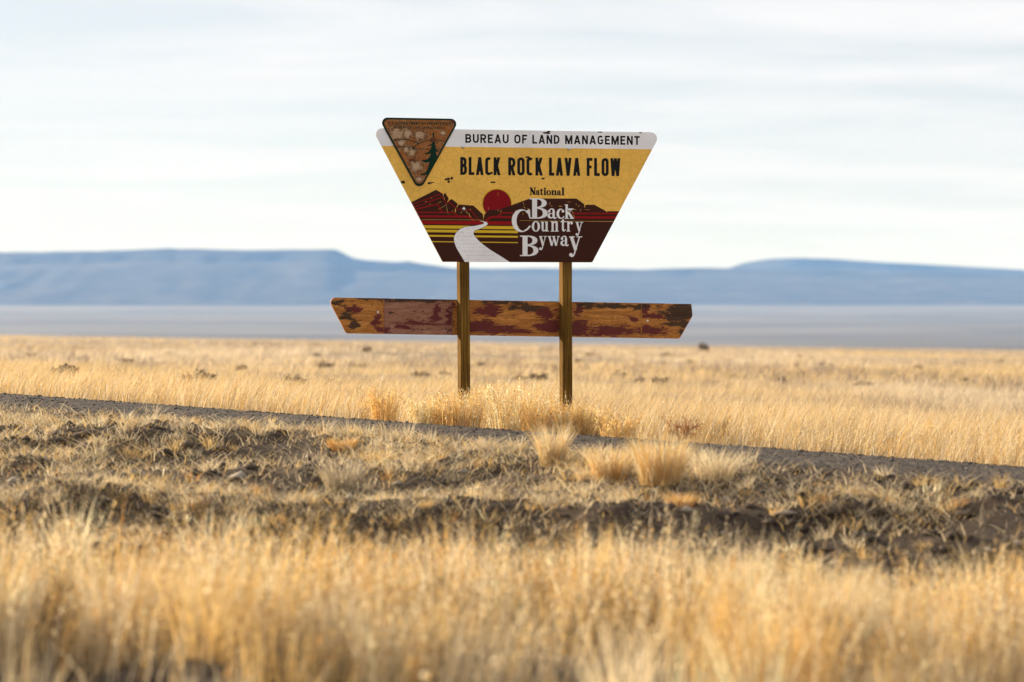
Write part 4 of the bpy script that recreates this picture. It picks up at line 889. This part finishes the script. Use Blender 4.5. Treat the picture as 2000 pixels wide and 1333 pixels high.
# dark low shrubs out on the plain
shr = [branchy(40+i, 14, 0.5, np.array([0.21, 0.155, 0.10]), 14, 0.05) for i in range(3)]
spots = [(1050, 718), (1008, 736), (1018, 748), (1052, 749), (820, 742), (1206, 742), (1248, 752), (1290, 756), (1428, 742), (1440, 748), (575, 768), (648, 764), (1352, 714), (700, 727), (632, 725), (716, 690), (770, 700), (870, 735), (1150, 698), (1130, 712), (1300, 700), (620, 700), (940, 716), (1420, 708),
         (120, 742), (250, 712), (380, 756), (470, 728), (60, 700), (330, 694), (1520, 752), (1600, 716), (1690, 760), (1790, 724), (1880, 748), (1950, 712), (1560, 700)]
rr = random.Random(3)
for i, (px, py) in enumerate(spots):
    o = plant('sagebrush', px, py, shr[i % 3], 'small dark low shrub dotting the pale plain behind the sign', 'shrub', 'low shrubs scattered over the plain')
    s_ = rr.uniform(.35, .75)*(1+0.35*max(0, o.location.y-70)/70); o.scale = (s_*rr.uniform(.9, 1.2), s_, s_*rr.uniform(.6, .9)); o.rotation_euler = (0, 0, rr.uniform(0, 6.28))
o = plant('far_bush', 1375, 690, shr[0], 'lone dark bush on the skyline of the plain at the far right', 'bush'); o.scale = (1.6, 1.6, 2.2)

# stones on the lane and the bank
r_ = np.random.default_rng(31)
ico = np.array([(0, 0, 1), (1, 0, .1), (0, 1, .1), (-1, 0, .1), (0, -1, .1), (0, 0, -.6)], float)
icf = np.array([(0, 1, 2), (0, 2, 3), (0, 3, 4), (0, 4, 1), (5, 2, 1), (5, 3, 2), (5, 4, 3), (5, 1, 4)])
x = r_.uniform(-5, 5, 42000); y = r_.uniform(8, 24, 42000); a = across(x, y)
k = inview(x, y, 1.3) & (a > 0.02) & (a < ROADW+3.5) & (r_.random(42000) < np.where(a < ROADW+.5, 0.85, 0.4)); x, y = x[k], y[k]; n = len(x)
s_ = 0.003+0.010*r_.random(n)**4; ang = r_.random(n)*6.28
vv = ico[None]*(0.65+0.7*r_.random((n, 6, 1)))*s_[:, None, None]*np.array([1.25, 1, .75])
cx_, sx_ = np.cos(ang)[:, None], np.sin(ang)[:, None]
vv = np.stack([vv[..., 0]*cx_-vv[..., 1]*sx_, vv[..., 0]*sx_+vv[..., 1]*cx_, vv[..., 2]], -1)
e_ = np.clip(np.minimum(across(x, y), ROADW-across(x, y)), 0, None)
vv += np.stack([x, y, H(x, y)+np.where(e_ > 0, 0.012+0.035*sstep(0, .9, e_), 0)+s_*.15], -1)[:, None]
cc = np.array([0.075, 0.058, 0.046])*(0.35+1.2*r_.random((n, 1))**1.6); lt = r_.random(n) < 0.06; cc[lt] = np.array([0.32, 0.26, 0.20])
m, t, b = material('stone', 0.9); t.links.new(attr(t, 'Col'), b.inputs['Base Color'])
gq = (icf[None]+(np.arange(n)*6)[:, None, None]).reshape(-1, 3)
obj('gravel', quadmesh('gravel', vv.reshape(-1, 3), gq, np.repeat(cc, 6, 0)), m, kind='stuff', label='loose dark gravel on the lane and its bank', category='gravel')

# clods of dark earth on the bank
n0 = 9000; x = r_.uniform(-4.5, 4.5, n0); y = r_.uniform(10, 18.5, n0); a = across(x, y)-ROADW
k = inview(x, y, 1.2) & (a > 0.1) & (r_.random(n0) < .25+.75*sstep(.4, .6, fbm(x*1.4, y*1.4, 951, 2))); x, y = x[k], y[k]; n = len(x)
s_ = 0.010+0.040*r_.random(n)**3; ang = r_.random(n)*6.28
vv = ico[None]*(0.6+0.8*r_.random((n, 6, 1)))*s_[:, None, None]*np.array([1.3, 1, .7]); cx_, sx_ = np.cos(ang)[:, None], np.sin(ang)[:, None]
vv = np.stack([vv[..., 0]*cx_-vv[..., 1]*sx_, vv[..., 0]*sx_+vv[..., 1]*cx_, vv[..., 2]], -1)+np.stack([x, y, H(x, y)+s_*.1], -1)[:, None]
cc = np.array([0.075, 0.053, 0.036])*(0.4+1.1*r_.random((n, 1))); lt = r_.random(n) < .05; cc[lt] = np.array([.30, .25, .19])
obj('soil_clods', quadmesh('soil_clods', vv.reshape(-1, 3), (icf[None]+(np.arange(n)*6)[:, None, None]).reshape(-1, 3), np.repeat(cc, 6, 0)), m, kind='stuff', label='crumbled clods of dark earth on the bank', category='soil')

# ------------------------------------------------------------------ haze: one closed box of even air round everything
hx, hy0, hy1, hz0, hz1 = 18200, -7000, 15700, -60, 396
hv = [(a_, b_, c_) for c_ in (hz0, hz1) for b_ in (hy0, hy1) for a_ in (-hx, hx)]
hm = pymesh('haze', hv, [(2, 3, 1, 0), (5, 7, 6, 4), (1, 5, 4, 0), (6, 7, 3, 2), (4, 6, 2, 0), (3, 7, 5, 1)])
m = bpy.data.materials.new('haze'); m.use_nodes = True; t = m.node_tree; t.nodes.clear()
o_ = N(t, 'ShaderNodeOutputMaterial'); pv = N(t, 'ShaderNodeVolumePrincipled')
pv.inputs['Color'].default_value = (0.205, 0.43, 0.96, 1); pv.inputs["Density"].default_value = 8.3e-5; pv.inputs['Absorption Color'].default_value = (1, 1, 1, 1); pv.inputs['Anisotropy'].default_value = 0.0
t.links.new(pv.outputs[0], o_.inputs['Volume'])
obj('haze', hm, m, kind='stuff')
